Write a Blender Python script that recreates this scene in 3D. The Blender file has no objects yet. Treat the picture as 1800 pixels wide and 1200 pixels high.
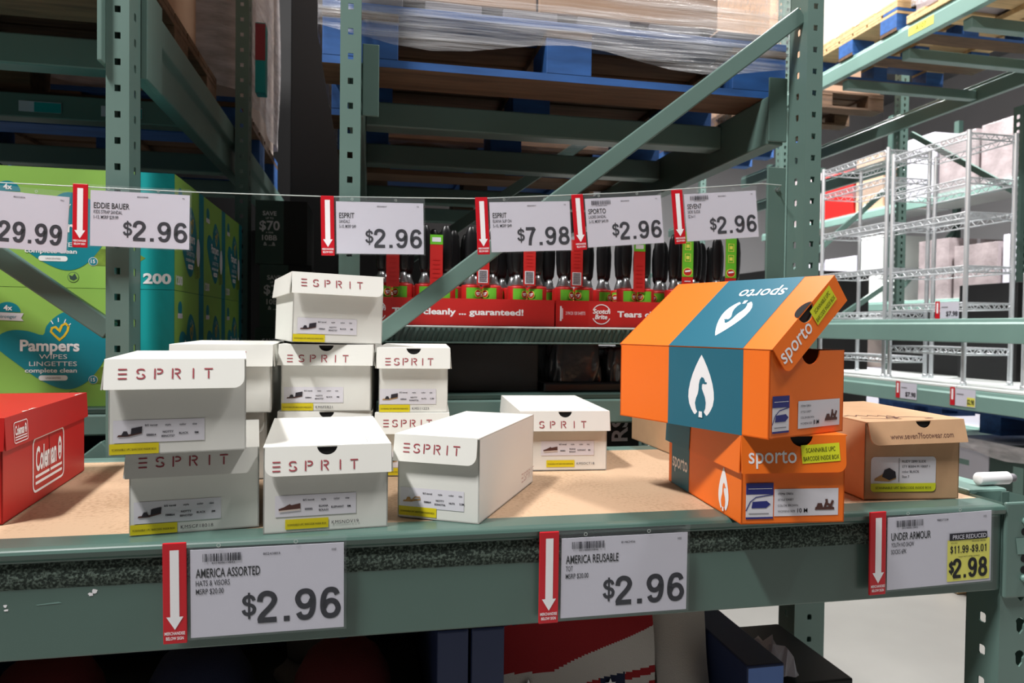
import bpy, math, random
from mathutils import Matrix, Vector
random.seed(7)
rad = math.radians
S = bpy.context.scene
COL = S.collection
H = 1.45                                   # eye height above the warehouse floor

# ---------------------------------------------------------------- camera, world, light, exposure
def make_camera():
    f, yaw, pitch, roll = 1250.0, rad(11.4), rad(-1.17), rad(-0.69)
    cd = bpy.data.cameras.new('camera')
    cd.sensor_fit = 'HORIZONTAL'; cd.sensor_width = 36.0
    cd.lens = f * 36.0 / 1800.0
    cd.clip_start = 0.05; cd.clip_end = 200
    cd.dof.use_dof = True; cd.dof.focus_distance = 1.02; cd.dof.aperture_fstop = 9.0
    fw = Vector((math.sin(yaw) * math.cos(pitch), math.cos(yaw) * math.cos(pitch), math.sin(pitch)))
    r = Vector((math.cos(yaw), -math.sin(yaw), 0)); d = fw.cross(r)
    r2 = math.cos(roll) * r + math.sin(roll) * d
    d2 = -math.sin(roll) * r + math.cos(roll) * d
    m = Matrix((r2, -d2, -fw)).transposed().to_4x4()
    m.translation = Vector((0, 0, H))
    o = bpy.data.objects.new('camera', cd); COL.objects.link(o); o.matrix_world = m
    S.camera = o
make_camera()

S.view_settings.view_transform = 'Standard'
S.view_settings.look = 'None'
S.view_settings.exposure = 0.0
S.view_settings.gamma = 1.0
S.view_settings.use_curve_mapping = False

W = bpy.data.worlds.new('warehouse_ambient'); S.world = W; W.use_nodes = True
W.node_tree.nodes['Background'].inputs[0].default_value = (0.86, 0.93, 1.0, 1)
W.node_tree.nodes['Background'].inputs[1].default_value = 0.015

def lamp(name, x, y, z, watts, sx=0.35, sy=1.2, col=(1.0, 0.975, 0.955)):
    ld = bpy.data.lights.new(name, 'AREA'); ld.shape = 'RECTANGLE'; ld.size = sx; ld.size_y = sy
    ld.energy = watts; ld.color = col
    o = bpy.data.objects.new(name, ld); COL.objects.link(o); o.location = (x, y, z)
    return o
# high bay fittings over the cross aisle in front, the side aisle and the far aisles
lamp('aisle_lamp', -2.3, -0.45, 6.2, 520)
lamp('aisle_lamp', 2.7, 0.45, 6.2, 230)
lamp('side_aisle_lamp', 1.75, 3.7, 5.6, 300)
lamp('side_aisle_lamp', 1.95, 7.5, 6.4, 260)
lamp('far_aisle_lamp', 5.4, 4.5, 6.8, 900)
lamp('far_aisle_lamp', 5.4, 9.5, 6.8, 900)

# ---------------------------------------------------------------- materials
def srgb(c):
    out = []
    for v in c[:3]:
        v = v / 255.0
        out.append(v / 12.92 if v <= 0.04045 else ((v + 0.055) / 1.055) ** 2.4)
    return (*out, 1.0)
def mat(name, c, rough=0.5, metal=0.0, spec=0.5, var=0.0, scale=8.0, bump=0.0, bscale=200.0, stretch=(1, 1, 1), coat=0.0):
    m = bpy.data.materials.new(name); m.use_nodes = True
    nt = m.node_tree; b = nt.nodes['Principled BSDF']
    col = srgb(c)
    b.inputs['Base Color'].default_value = col
    b.inputs['Roughness'].default_value = rough
    b.inputs['Metallic'].default_value = metal
    b.inputs['Specular IOR Level'].default_value = spec
    if coat: b.inputs['Coat Weight'].default_value = coat
    if var or bump:
        tc = nt.nodes.new('ShaderNodeTexCoord'); mp = nt.nodes.new('ShaderNodeMapping')
        mp.inputs['Scale'].default_value = stretch
        nt.links.new(tc.outputs['Object'], mp.inputs['Vector'])
    if var:
        n = nt.nodes.new('ShaderNodeTexNoise'); n.inputs['Scale'].default_value = scale; n.inputs['Detail'].default_value = 5
        r = nt.nodes.new('ShaderNodeValToRGB')
        r.color_ramp.elements[0].position = 0.3; r.color_ramp.elements[1].position = 0.7
        r.color_ramp.elements[0].color = tuple(max(0, v * (1 - var)) for v in col[:3]) + (1,)
        r.color_ramp.elements[1].color = tuple(min(1, v * (1 + var)) for v in col[:3]) + (1,)
        nt.links.new(mp.outputs[0], n.inputs['Vector']); nt.links.new(n.outputs[0], r.inputs[0])
        nt.links.new(r.outputs[0], b.inputs['Base Color'])
    if bump:
        n2 = nt.nodes.new('ShaderNodeTexNoise'); n2.inputs['Scale'].default_value = bscale; n2.inputs['Detail'].default_value = 3
        bp = nt.nodes.new('ShaderNodeBump'); bp.inputs['Strength'].default_value = bump; bp.inputs['Distance'].default_value = 0.01
        nt.links.new(mp.outputs[0], n2.inputs['Vector']); nt.links.new(n2.outputs[0], bp.inputs['Height'])
        nt.links.new(bp.outputs[0], b.inputs['Normal'])
    return m
M = {}
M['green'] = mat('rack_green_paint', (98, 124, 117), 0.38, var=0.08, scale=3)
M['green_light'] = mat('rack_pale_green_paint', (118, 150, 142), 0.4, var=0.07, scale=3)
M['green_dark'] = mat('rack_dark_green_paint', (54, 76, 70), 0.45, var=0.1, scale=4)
M['white_card'] = mat('white_cardboard', (229, 229, 223), 0.55, var=0.02, scale=5)
M['inside'] = mat('box_interior_grey', (60, 55, 50), 0.9)
M['esprit_red'] = mat('brick_red_print', (158, 62, 72), 0.6)
M['orange'] = mat('orange_cardboard', (247, 116, 24), 0.5, var=0.02, scale=5)
M['teal'] = mat('teal_print', (28, 102, 124), 0.5)
M['red_card'] = mat('red_cardboard', (186, 30, 28), 0.42, var=0.04, scale=6)
M['kraft'] = mat('kraft_cardboard', (190, 152, 116), 0.7, var=0.05, scale=30)
M['kraft_dark'] = mat('kraft_print', (96, 62, 52), 0.7)
M['paper'] = mat('white_paper', (206, 205, 218), 0.5)
M['label'] = mat('label_paper', (222, 220, 228), 0.5)
M['yellow'] = mat('yellow_sticker', (222, 205, 24), 0.5)
M['lime'] = mat('lime_yellow_sticker', (218, 222, 40), 0.5)
M['yellow_soft'] = mat('pale_yellow_print', (226, 222, 92), 0.5)
M['ink'] = mat('dark_grey_ink', (40, 38, 48), 0.8, spec=0.15)
M['black_ink'] = mat('black_ink', (26, 24, 28), 0.8, spec=0.15)
M['grey_ink'] = mat('grey_ink', (120, 118, 124), 0.6)
M['sign_red'] = mat('sign_red', (200, 24, 38), 0.35)
M['white'] = mat('white_print', (244, 243, 246), 0.5)
M['navy_ink'] = mat('navy_print', (36, 42, 120), 0.5)
M['black'] = mat('black_plastic', (18, 18, 20), 0.35)
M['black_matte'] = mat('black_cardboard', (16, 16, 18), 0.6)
M['hole_shade'] = mat('painted_hole_shade', (10, 10, 12), 0.9)  # flat dark colour standing for the shade inside holes
M['steel'] = mat('bare_steel', (190, 192, 194), 0.3, metal=0.9)
M['chrome'] = mat('chrome_wire', (226, 230, 234), 0.32, metal=0.55)
M['cord'] = mat('clear_cord', (190, 200, 196), 0.3)
M['tan'] = mat('tan_leather_print', (176, 134, 78), 0.6)
M['brown_shoe'] = mat('brown_shoe_print', (84, 50, 44), 0.6)
M['dark_shoe'] = mat('dark_shoe_print', (38, 34, 44), 0.6)
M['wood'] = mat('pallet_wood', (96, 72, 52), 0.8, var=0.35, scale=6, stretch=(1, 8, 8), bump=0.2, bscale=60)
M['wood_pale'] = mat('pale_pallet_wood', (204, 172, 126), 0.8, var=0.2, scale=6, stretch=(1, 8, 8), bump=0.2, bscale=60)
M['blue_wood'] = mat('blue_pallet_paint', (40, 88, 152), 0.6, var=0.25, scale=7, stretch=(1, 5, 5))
M['carton'] = mat('brown_carton', (178, 146, 120), 0.7, var=0.05, scale=10)
M['carton_pale'] = mat('pale_carton', (214, 200, 190), 0.7, var=0.05, scale=10)
M['pamp_green'] = mat('lime_green_print', (142, 188, 86), 0.4, var=0.08, scale=4)
M['pamp_teal'] = mat('turquoise_print', (24, 160, 162), 0.4)
M['pamp_heart'] = mat('deep_teal_print', (16, 132, 148), 0.4)
M['pamp_pack'] = mat('olive_pack_print', (112, 140, 50), 0.5, var=0.3, scale=40)
M['gold'] = mat('golden_print', (226, 190, 40), 0.5)
M['sb_red'] = mat('bright_red_card', (192, 38, 36), 0.42, var=0.03)
M['sb_green'] = mat('bright_green_print', (104, 186, 48), 0.4)
M['foam'] = mat('dark_foam', (50, 66, 58), 0.95, var=0.5, scale=300, bump=0.5, bscale=300)
_r = [n for n in M['foam'].node_tree.nodes if n.bl_idname == 'ShaderNodeValToRGB'][0].color_ramp
_r.elements[0].position = 0.46; _r.elements[0].color = srgb((38, 50, 44)); _r.elements[1].position = 0.62; _r.elements[1].color = srgb((104, 120, 110))
M['navy_card'] = mat('navy_blue_card', (30, 46, 88), 0.55, var=0.05)
M['blue_card'] = mat('blue_card', (84, 122, 196), 0.5)
M['cloth_white'] = mat('white_canvas', (196, 190, 184), 0.9, bump=0.2, bscale=500)
M['cloth_red'] = mat('red_canvas', (150, 24, 30), 0.9, bump=0.2, bscale=500)
M['cloth_maroon'] = mat('maroon_cotton', (84, 18, 22), 0.95, bump=0.2, bscale=500)
M['cloth_navy'] = mat('navy_canvas', (28, 36, 66), 0.9, bump=0.2, bscale=500)
M['cloth_grey'] = mat('grey_cotton', (92, 92, 98), 0.95, bump=0.2, bscale=500)
M['deck_white'] = mat('white_shelf_board', (226, 232, 230), 0.4)
M['grey_wrap'] = mat('grey_wrapped_load', (150, 140, 142), 0.35, var=0.25, scale=5, bump=0.4, bscale=30)
M['concrete'] = None
def board_material():
    m = mat('particle_board', (212, 178, 140), 0.7)
    nt = m.node_tree; b = nt.nodes['Principled BSDF']
    tc = nt.nodes.new('ShaderNodeTexCoord')
    n1 = nt.nodes.new('ShaderNodeTexNoise'); n1.inputs['Scale'].default_value = 180; n1.inputs['Detail'].default_value = 4
    n2 = nt.nodes.new('ShaderNodeTexNoise'); n2.inputs['Scale'].default_value = 5; n2.inputs['Detail'].default_value = 4
    mx = nt.nodes.new('ShaderNodeMath'); mx.operation = 'ADD'
    r = nt.nodes.new('ShaderNodeValToRGB')
    r.color_ramp.elements[0].position = 0.7; r.color_ramp.elements[0].color = srgb((170, 140, 110))
    r.color_ramp.elements[1].position = 1.3; r.color_ramp.elements[1].color = srgb((196, 166, 136))
    for n in (n1, n2): nt.links.new(tc.outputs['Object'], n.inputs['Vector'])
    nt.links.new(n1.outputs[0], mx.inputs[0]); nt.links.new(n2.outputs[0], mx.inputs[1])
    nt.links.new(mx.outputs[0], r.inputs[0]); nt.links.new(r.outputs[0], b.inputs['Base Color'])
    return m
M['board'] = board_material()
def concrete_material():
    m = mat('polished_concrete', (146, 145, 141), 0.42, var=0.1, scale=1.6)
    return m
M['concrete'] = concrete_material()
M['ceiling'] = mat('grey_roof_sheet', (128, 130, 134), 0.8, var=0.03, scale=1)
M['wall'] = mat('warehouse_white_panel', (205, 205, 208), 0.7, var=0.02, scale=1)
def rail_material():
    m = mat('scratched_green_paint', (74, 101, 93), 0.30, spec=0.8, var=0.06, scale=3)
    return m
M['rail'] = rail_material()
def film(name, amount=0.16, rough=0.12, tint=(0.9, 0.9, 0.93), streak=(1, 30, 30), alpha_hi=0.5):
    m = bpy.data.materials.new(name); m.use_nodes = True
    nt = m.node_tree; b = nt.nodes['Principled BSDF']; out = nt.nodes['Material Output']
    b.inputs['Base Color'].default_value = (*tint, 1); b.inputs['Roughness'].default_value = rough
    tr = nt.nodes.new('ShaderNodeBsdfTransparent'); mx = nt.nodes.new('ShaderNodeMixShader')
    tc = nt.nodes.new('ShaderNodeTexCoord'); mp = nt.nodes.new('ShaderNodeMapping'); mp.inputs['Scale'].default_value = streak
    n = nt.nodes.new('ShaderNodeTexNoise'); n.inputs['Scale'].default_value = 2.0; n.inputs['Detail'].default_value = 6
    r = nt.nodes.new('ShaderNodeMapRange'); r.inputs['From Min'].default_value = 0.35; r.inputs['From Max'].default_value = 0.75
    r.inputs['To Min'].default_value = amount; r.inputs['To Max'].default_value = alpha_hi
    bp = nt.nodes.new('ShaderNodeBump'); bp.inputs['Strength'].default_value = 0.6; bp.inputs['Distance'].default_value = 0.02
    nt.links.new(tc.outputs['Object'], mp.inputs[0]); nt.links.new(mp.outputs[0], n.inputs['Vector'])
    nt.links.new(n.outputs[0], r.inputs[0]); nt.links.new(r.outputs[0], mx.inputs[0])
    nt.links.new(n.outputs[0], bp.inputs['Height']); nt.links.new(bp.outputs[0], b.inputs['Normal'])
    nt.links.new(tr.outputs[0], mx.inputs[1]); nt.links.new(b.outputs[0], mx.inputs[2]); nt.links.new(mx.outputs[0], out.inputs[0])
    return m
M['wrap'] = film('stretch_film', 0.05, 0.15, alpha_hi=0.5)
M['wrap_heavy'] = film('layered_stretch_film', 0.45, 0.2, (0.8, 0.77, 0.8), (4, 4, 14), 0.95)
M['clear'] = film('clear_plastic_sleeve', 0.02, 0.06, (0.6, 0.66, 0.68), (1, 1, 1), 0.05)
M['dark_film'] = mat('dark_shrink_film', (66, 68, 72), 0.2, bump=0.7, bscale=14, coat=0.3)

# ---------------------------------------------------------------- mesh builder
I4 = Matrix.Identity(4)
def frame(o, x, y):
    x = Vector(x).normalized(); y = Vector(y).normalized(); z = x.cross(y)
    m = Matrix((x, y, z)).transposed().to_4x4(); m.translation = Vector(o); return m
def front(x, y, z): return frame((x, y, z), (1, 0, 0), (0, 0, 1))       # faces the cross aisle (-Y)
def top(x, y, z): return frame((x, y, z), (1, 0, 0), (0, 1, 0))
def leftside(x, y, z): return frame((x, y, z), (0, -1, 0), (0, 0, 1))   # faces -X
def rightside(x, y, z): return frame((x, y, z), (0, 1, 0), (0, 0, 1))   # faces +X
_tc = {}
def text_geo(s, bold, space):
    k = (s, bold, space)
    if k in _tc: return _tc[k]
    cu = bpy.data.curves.new('t', 'FONT'); cu.body = s; cu.size = 1.0; cu.offset = bold; cu.space_character = space
    cu.resolution_u = 3
    ob = bpy.data.objects.new('t', cu); me = ob.to_mesh()
    vs = [(v.co.x, v.co.y) for v in me.vertices]; fs = [tuple(p.vertices) for p in me.polygons]
    ob.to_mesh_clear(); bpy.data.objects.remove(ob); bpy.data.curves.remove(cu)
    if not vs: vs, fs = [(0, 0)], []
    x0 = min(v[0] for v in vs); x1 = max(v[0] for v in vs)
    y0 = min(v[1] for v in vs); y1 = max(v[1] for v in vs)
    _tc[k] = (vs, fs, x0, x1, y0, y1); return _tc[k]
class MB:
    def __init__(s): s.v = []; s.f = []; s.mi = []; s.mats = []; s.sm = []
    def idx(s, m):
        m = M[m] if isinstance(m, str) else m
        if m not in s.mats: s.mats.append(m)
        return s.mats.index(m)
    def add(s, vs, fs, m, T=None, smooth=False):
        b = len(s.v); k = s.idx(m)
        for v in vs:
            v = Vector(v) if len(v) == 3 else Vector((v[0], v[1], 0))
            s.v.append(T @ v if T is not None else v)
        for f in fs: s.f.append([b + i for i in f]); s.mi.append(k); s.sm.append(smooth)
        return s
    def box(s, x0, x1, y0, y1, z0, z1, m, T=None):
        vs = [(x0, y0, z0), (x1, y0, z0), (x1, y1, z0), (x0, y1, z0), (x0, y0, z1), (x1, y0, z1), (x1, y1, z1), (x0, y1, z1)]
        return s.add(vs, [(0, 3, 2, 1), (4, 5, 6, 7), (0, 1, 5, 4), (1, 2, 6, 5), (2, 3, 7, 6), (3, 0, 4, 7)], m, T)
    def poly(s, pts, m, F, z=0.0003):
        return s.add([(p[0], p[1], z) for p in pts], [tuple(range(len(pts)))], m, F)
    def rect(s, x0, x1, y0, y1, m, F, z=0.0003):
        return s.poly([(x0, y0), (x1, y0), (x1, y1), (x0, y1)], m, F, z)
    def panel(s, pts, t, m, F, back=None):
        n = len(pts)
        s.add([(p[0], p[1], 0) for p in pts] + [(p[0], p[1], -t) for p in pts], [tuple(range(n))] + [(i, i + n, (i + 1) % n + n, (i + 1) % n) for i in range(n)], m, F)
        s.add([(p[0], p[1], -t) for p in pts], [tuple(reversed(range(n)))], back or m, F)
        return s
    def prism(s, prof, axis, a, b, m, T=None):
        # prof: list of 2D points; axis 'x': prof=(y,z) ; 'y': prof=(x,z); 'z': prof=(x,y)
        def P(p, t): return {'x': (t, p[0], p[1]), 'y': (p[0], t, p[1]), 'z': (p[0], p[1], t)}[axis]
        n = len(prof); vs = [P(p, a) for p in prof] + [P(p, b) for p in prof]
        fs = [(i, (i + 1) % n, (i + 1) % n + n, i + n) for i in range(n)] + [tuple(reversed(range(n))), tuple(range(n, 2 * n))]
        return s.add(vs, fs, m, T)
    def stroke(s, pts, w, m, F, z=0.0004, closed=False):
        P = [Vector(p) for p in pts]; n = len(P); L = []; R = []
        for i in range(n):
            a = P[(i - 1) % n] if (closed or i > 0) else P[i]; c = P[(i + 1) % n] if (closed or i < n - 1) else P[i]
            d = (c - a); d = d.normalized() if d.length > 1e-9 else Vector((1, 0))
            nn = Vector((-d.y, d.x)); k = 1.0
            if (closed or 0 < i < n - 1):
                d1 = (P[i] - a).normalized(); k = min(1.0 / max(0.3, abs(Vector((-d1.y, d1.x)).dot(nn))), 2.0)
            L.append(P[i] + nn * w / 2 * k); R.append(P[i] - nn * w / 2 * k)
        vs = [(p.x, p.y, z) for p in L] + [(p.x, p.y, z) for p in R]
        fs = [(i, i + n, (i + 1) % n + n, (i + 1) % n) for i in range(n if closed else n - 1)]
        return s.add(vs, fs, m, F)
    def text(s, t, x, y, h, m, F, align='l', w=None, bold=0.0, space=1.0, z=0.0004, slant=0.0):
        # h = cap height; w = total width to fit (condenses or widens)
        vs, fs, x0, x1, y0, y1 = text_geo(t, bold, space)
        k = h / 0.70
        kx = w / (x1 - x0) if w else k
        wd = (x1 - x0) * kx
        ox = x - (0 if align == 'l' else wd / 2 if align == 'c' else wd)
        return s.add([(ox + (v[0] - x0) * kx + slant * v[1] * k, y + v[1] * k, z) for v in vs], fs, m, F)
    def disc(s, x, y, rx, ry, m, F, z=0.0003, n=28, a0=0, a1=360):
        pts = [(x + rx * math.cos(rad(a0 + (a1 - a0) * i / n)), y + ry * math.sin(rad(a0 + (a1 - a0) * i / n))) for i in range(n + (a1 - a0 < 360))]
        return s.poly(pts, m, F, z)
    def tube(s, path, r, m, n=8, cap=True, T=None):
        P = [Vector(p) for p in path]; vs = []; fs = []; up0 = None
        for i, p in enumerate(P):
            d = (P[min(i + 1, len(P) - 1)] - P[max(i - 1, 0)]).normalized()
            if up0 is None: up0 = Vector((0, 0, 1)) if abs(d.z) < 0.9 else Vector((1, 0, 0))
            u = d.cross(up0).normalized(); w = u.cross(d); up0 = w
            rr = r[i] if isinstance(r, (list, tuple)) else r
            for k in range(n):
                a = 2 * math.pi * k / n; vs.append(p + (u * math.cos(a) + w * math.sin(a)) * rr)
        for i in range(len(P) - 1):
            for k in range(n):
                a, b = i * n + k, i * n + (k + 1) % n; fs.append((a, b, b + n, a + n))
        s.add(vs, fs, m, T, True)
        if cap: s.add(vs[:n], [tuple(range(n))], m, T); s.add(vs[-n:], [tuple(reversed(range(n)))], m, T)
        return s
    def lathe(s, prof, m, x=0, y=0, n=20, sx=1, sy=1, T=None):
        vs = []; fs = []
        for (r, z) in prof:
            for k in range(n):
                a = 2 * math.pi * k / n; vs.append((x + sx * r * math.cos(a), y + sy * r * math.sin(a), z))
        for i in range(len(prof) - 1):
            for k in range(n):
                a, b = i * n + k, i * n + (k + 1) % n; fs.append((a, b, b + n, a + n))
        fs.append(tuple(reversed(range(n)))); fs.append(tuple(range(len(vs) - n, len(vs))))
        return s.add(vs, fs, m, T, True)
    def grid(s, fn, nu, nv, m, T=None, smooth=True, mfn=None):
        vs = [fn(i / nu, j / nv) for j in range(nv + 1) for i in range(nu + 1)]
        if mfn is None:
            return s.add(vs, [(j * (nu + 1) + i, j * (nu + 1) + i + 1, (j + 1) * (nu + 1) + i + 1, (j + 1) * (nu + 1) + i) for j in range(nv) for i in range(nu)], m, T, smooth)
        b = len(s.v)
        for v in vs: s.v.append(T @ Vector(v) if T is not None else Vector(v))
        for j in range(nv):
            for i in range(nu):
                s.f.append([b + j * (nu + 1) + i, b + j * (nu + 1) + i + 1, b + (j + 1) * (nu + 1) + i + 1, b + (j + 1) * (nu + 1) + i])
                s.mi.append(s.idx(mfn((i + .5) / nu, (j + .5) / nv))); s.sm.append(smooth)
        return s
    def build(s, name, parent=None, label=None, bevel=0, solid=0, stuff=False):
        me = bpy.data.meshes.new(name); me.from_pydata([tuple(v) for v in s.v], [], s.f)
        for m in s.mats: me.materials.append(m)
        me.polygons.foreach_set('material_index', s.mi); me.polygons.foreach_set('use_smooth', s.sm); me.update()
        o = bpy.data.objects.new(name, me); COL.objects.link(o)
        if parent is not None: o.parent = parent
        if label: o['label'] = label
        if solid:
            md = o.modifiers.new('sheet', 'SOLIDIFY'); md.thickness = solid; md.offset = -1
        if bevel:
            md = o.modifiers.new('edge', 'BEVEL'); md.width = bevel; md.segments = 2; md.limit_method = 'ANGLE'; md.angle_limit = rad(50)
        return o
def smooth(P, k=5):
    P = [Vector(p) for p in P]; n = len(P); out = []
    for i in range(n - 1):
        p0, p1, p2, p3 = P[max(i - 1, 0)], P[i], P[i + 1], P[min(i + 2, n - 1)]
        for j in range(k):
            t = j / k; out.append(tuple(.5 * ((2 * p1) + (p2 - p0) * t + (2 * p0 - 5 * p1 + 4 * p2 - p3) * t * t + (3 * p1 - p0 - 3 * p2 + p3) * t ** 3)))
    return out + [tuple(P[-1])]
SIX = [(.53, .755), (.46, .885), (.33, .925), (.20, .88), (.115, .72), (.085, .48), (.10, .27), (.18, .12), (.33, .075), (.48, .13), (.555, .31), (.48, .50), (.335, .565), (.19, .50), (.11, .34)]
DIG = {
 '0': [smooth([(.32, .925), (.17, .86), (.095, .68), (.085, .5), (.095, .32), (.17, .14), (.32, .075), (.47, .14), (.545, .32), (.555, .5), (.545, .68), (.47, .86), (.32, .925)])],
 '1': [[(.38, 0), (.38, 1.0)], [(.38, .93), (.26, .80), (.12, .745)]],
 '2': [smooth([(.095, .67), (.13, .83), (.23, .915), (.34, .925), (.47, .87), (.535, .735), (.49, .59), (.36, .43), (.22, .29), (.13, .17), (.10, .07)]), [(.035, .082), (.60, .082)]],
 '6': [smooth(SIX)], '9': [smooth([(.64 - x, 1 - y) for x, y in SIX])],
 '7': [[(.06, .92), (.55, .92)] + smooth([(.55, .90), (.42, .66), (.31, .34), (.27, 0)])],
 '8': [smooth([(.32, .53), (.17, .60), (.125, .735), (.18, .87), (.32, .925), (.46, .87), (.515, .735), (.47, .60), (.32, .53)]), smooth([(.32, .53), (.15, .46), (.085, .29), (.15, .13), (.32, .075), (.49, .13), (.555, .29), (.49, .46), (.32, .53)])],
 '$': [smooth([(.52, .70), (.46, .83), (.32, .885), (.17, .83), (.12, .70), (.18, .59), (.32, .53), (.46, .47), (.53, .35), (.48, .19), (.32, .12), (.16, .17), (.09, .31)]), [(.32, -.08), (.32, 1.05)]],
 '-': [[(.1, .38), (.4, .38)]],
}
def digits(mb, F, xr, y, h, s, m, z=.0003, wt=.172, kx=1.0):
    # bold figures, right aligned at xr; returns the left edge
    adv = {'.': .385, '-': .42}
    X = xr + .10 * h * kx
    for c in reversed(s):
        a = adv.get(c, .77) * h * kx; X -= a
        if c == '.': mb.rect(X + .10 * h * kx, X + .28 * h * kx, y, y + .17 * h, m, F, z)
        else:
            for k, L in enumerate(DIG[c]): mb.stroke([(X + .055 * h * kx + px * h * kx, y + py * h) for px, py in L], (wt if not (c == '$' and k == 1) else wt * .6) * h, m, F, z + .0001 * k)
    return X
def tag(o, label, cat, group=None, kind=None):
    o['label'] = label; o['category'] = cat
    if group: o['group'] = group
    if kind: o['kind'] = kind
    return o
def thing(name, label, cat, loc=(0, 0, 0), rz=0, group=None, kind='thing', rx=0, ry=0):
    o = bpy.data.objects.new(name, None); o.empty_display_size = 0.05; COL.objects.link(o)
    o.location = loc; o.rotation_euler = (rx, ry, rz)
    return tag(o, label, cat, group, kind)
def copy_thing(root, loc, label, rz=0, group=None):
    r = root.copy(); COL.objects.link(r); r.location = loc; r.rotation_euler = (0, 0, rz); r['label'] = label
    if group: r['group'] = group
    for ch in list(root.children):
        c = ch.copy(); COL.objects.link(c); c.parent = r
        for g in list(ch.children):
            d = g.copy(); COL.objects.link(d); d.parent = c
    return r

# ---------------------------------------------------------------- the setting
def structure(name, mb):
    o = mb.build(name); o['kind'] = 'structure'; return o
structure('floor', MB().box(-6, 16, -7, 20, -0.1, 0, 'concrete'))
structure('ceiling', MB().box(-6, 16, -4, 20, 8.6, 8.7, 'ceiling'))
structure('wall_back', MB().box(-6, 16, 20, 20.2, 0, 8.6, 'wall'))
structure('wall_right', MB().box(16, 16.2, -4, 20, 0, 8.6, 'wall'))

# ---------------------------------------------------------------- rack steel
def perf(mb, F, w, L, m, hx, hy, kind='sq', pitch=0.0508, off=0.03, cx=0.0, z=0.0, z1=None):
    n = int((L - off) / pitch)
    b = off - pitch / 2
    mb.rect(-w / 2, w / 2, 0, b, m, F, z)
    for k in range(n):
        y0 = b + k * pitch; cy = y0 + pitch / 2
        ts = sorted({round(math.atan2(sy * pitch / 2, sx * w / 2 - cx), 5) for sx in (-1, 1) for sy in (-1, 1)} | {round(-math.pi + 2 * math.pi * i / 12 + 0.001, 5) for i in range(12)})
        inn = []; out = []
        for t in ts:
            c, s_ = math.cos(t), math.sin(t)
            ex = (w / 2 - cx) if c > 0 else (-w / 2 - cx)
            r = min(ex / c if abs(c) > 1e-6 else 9, (pitch / 2) / abs(s_) if abs(s_) > 1e-6 else 9)
            out.append((cx + r * c, cy + r * s_, z))
            if kind == 'sq': q = min(hx / abs(c) if abs(c) > 1e-6 else 9, hy / abs(s_) if abs(s_) > 1e-6 else 9)
            elif kind == 'tear': q = hx * (1.0 if s_ > 0 else 1.0 + 0.75 * (abs(s_) ** 3)) * (1 if s_ > 0 else max(0.72, 1 - .3 * abs(c)))
            else: q = hx
            inn.append((cx + q * c, cy + q * s_, z))
        k2 = len(ts)
        mb.add(out + inn, [(i, (i + 1) % k2, (i + 1) % k2 + k2, i + k2) for i in range(k2)], m, F)
        # the wall thickness seen inside the hole
        mb.add(inn + [(p[0], p[1], z - 0.0025) for p in inn], [(i, (i + 1) % k2, (i + 1) % k2 + k2, i + k2) for i in range(k2)], m, F)
    mb.rect(-w / 2, w / 2, b + n * pitch, L, m, F, z)
def post_mesh(x0, x1, yf, dep, z0, z1, m='green', fk='sq', fh=(0.0055, 0.0065), sides=('L', 'R'), sk='sq', sh=(0.006, 0.008), off=0.03, lip=0.014):
    mb = MB(); w = x1 - x0; L = z1 - z0
    perf(mb, front((x0 + x1) / 2, yf, z0), w, L, m, fh[0], fh[1], fk, off=off)
    for s_, x, F in (('L', x0, leftside(x0, yf + dep / 2, z0)), ('R', x1, rightside(x1, yf + dep / 2, z0))):
        if s_ + '-' in sides: continue
        if s_ in sides: perf(mb, F, dep, L, m, sh[0], sh[1], sk, off=off)
        else: mb.rect(-dep / 2, dep / 2, 0, L, m, F, 0)
    for a, b in ((x0, x0 + lip), (x1 - lip, x1)):
        mb.box(a, b, yf + dep - 0.002, yf + dep, z0, z1, m)
    # inner skins so that the sheet has thickness
    mb.box(x0, x1, yf, yf + dep, z1 - 0.001, z1 - 0.0005, m) if False else None
    return mb
def bar(mb, p, q, w, t, m, axis=(0, 1, 0)):
    # flat bar from p to q; t thick along axis, w wide across
    p = Vector(p); q = Vector(q); d = (q - p); L = d.length; d.normalize(); a = Vector(axis); u = a.cross(d).normalized()
    T = Matrix((d, u, a)).transposed().to_4x4(); T.translation = p
    return mb.box(0, L, -w / 2, w / 2, -t / 2, t / 2, m, T)
PT = 3.9
def upright_frame(label, xa, xb, yf, brace, sides_a=('L', 'R'), sides_b=('L', 'R'), w=0.042, strut_z=(1.9,), offs=(0.03, 0.03), dep_b=0.072):
    t = thing('upright_frame', label, 'rack frame', (0, 0, 0), group='upright frames of the pallet racks')
    post_mesh(xa, xa + w, yf, 0.072, 0.006, PT, off=offs[0], sides=sides_a, lip=.004).build('post', t)
    post_mesh(xb - w, xb, yf, dep_b, 0.006, PT, off=offs[1], sides=sides_b, lip=.004).build('post', t)
    for x in (xa, xb - w):
        MB().box(x - 0.03, x + w + 0.03, yf - 0.02, yf + 0.1, 0, 0.006, 'green').build('base_plate', t)
    for p, q in brace:
        mb = MB(); bar(mb, p, q, 0.038, 0.022, 'green'); mb.build('brace', t, bevel=0.003)
    return t
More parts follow.
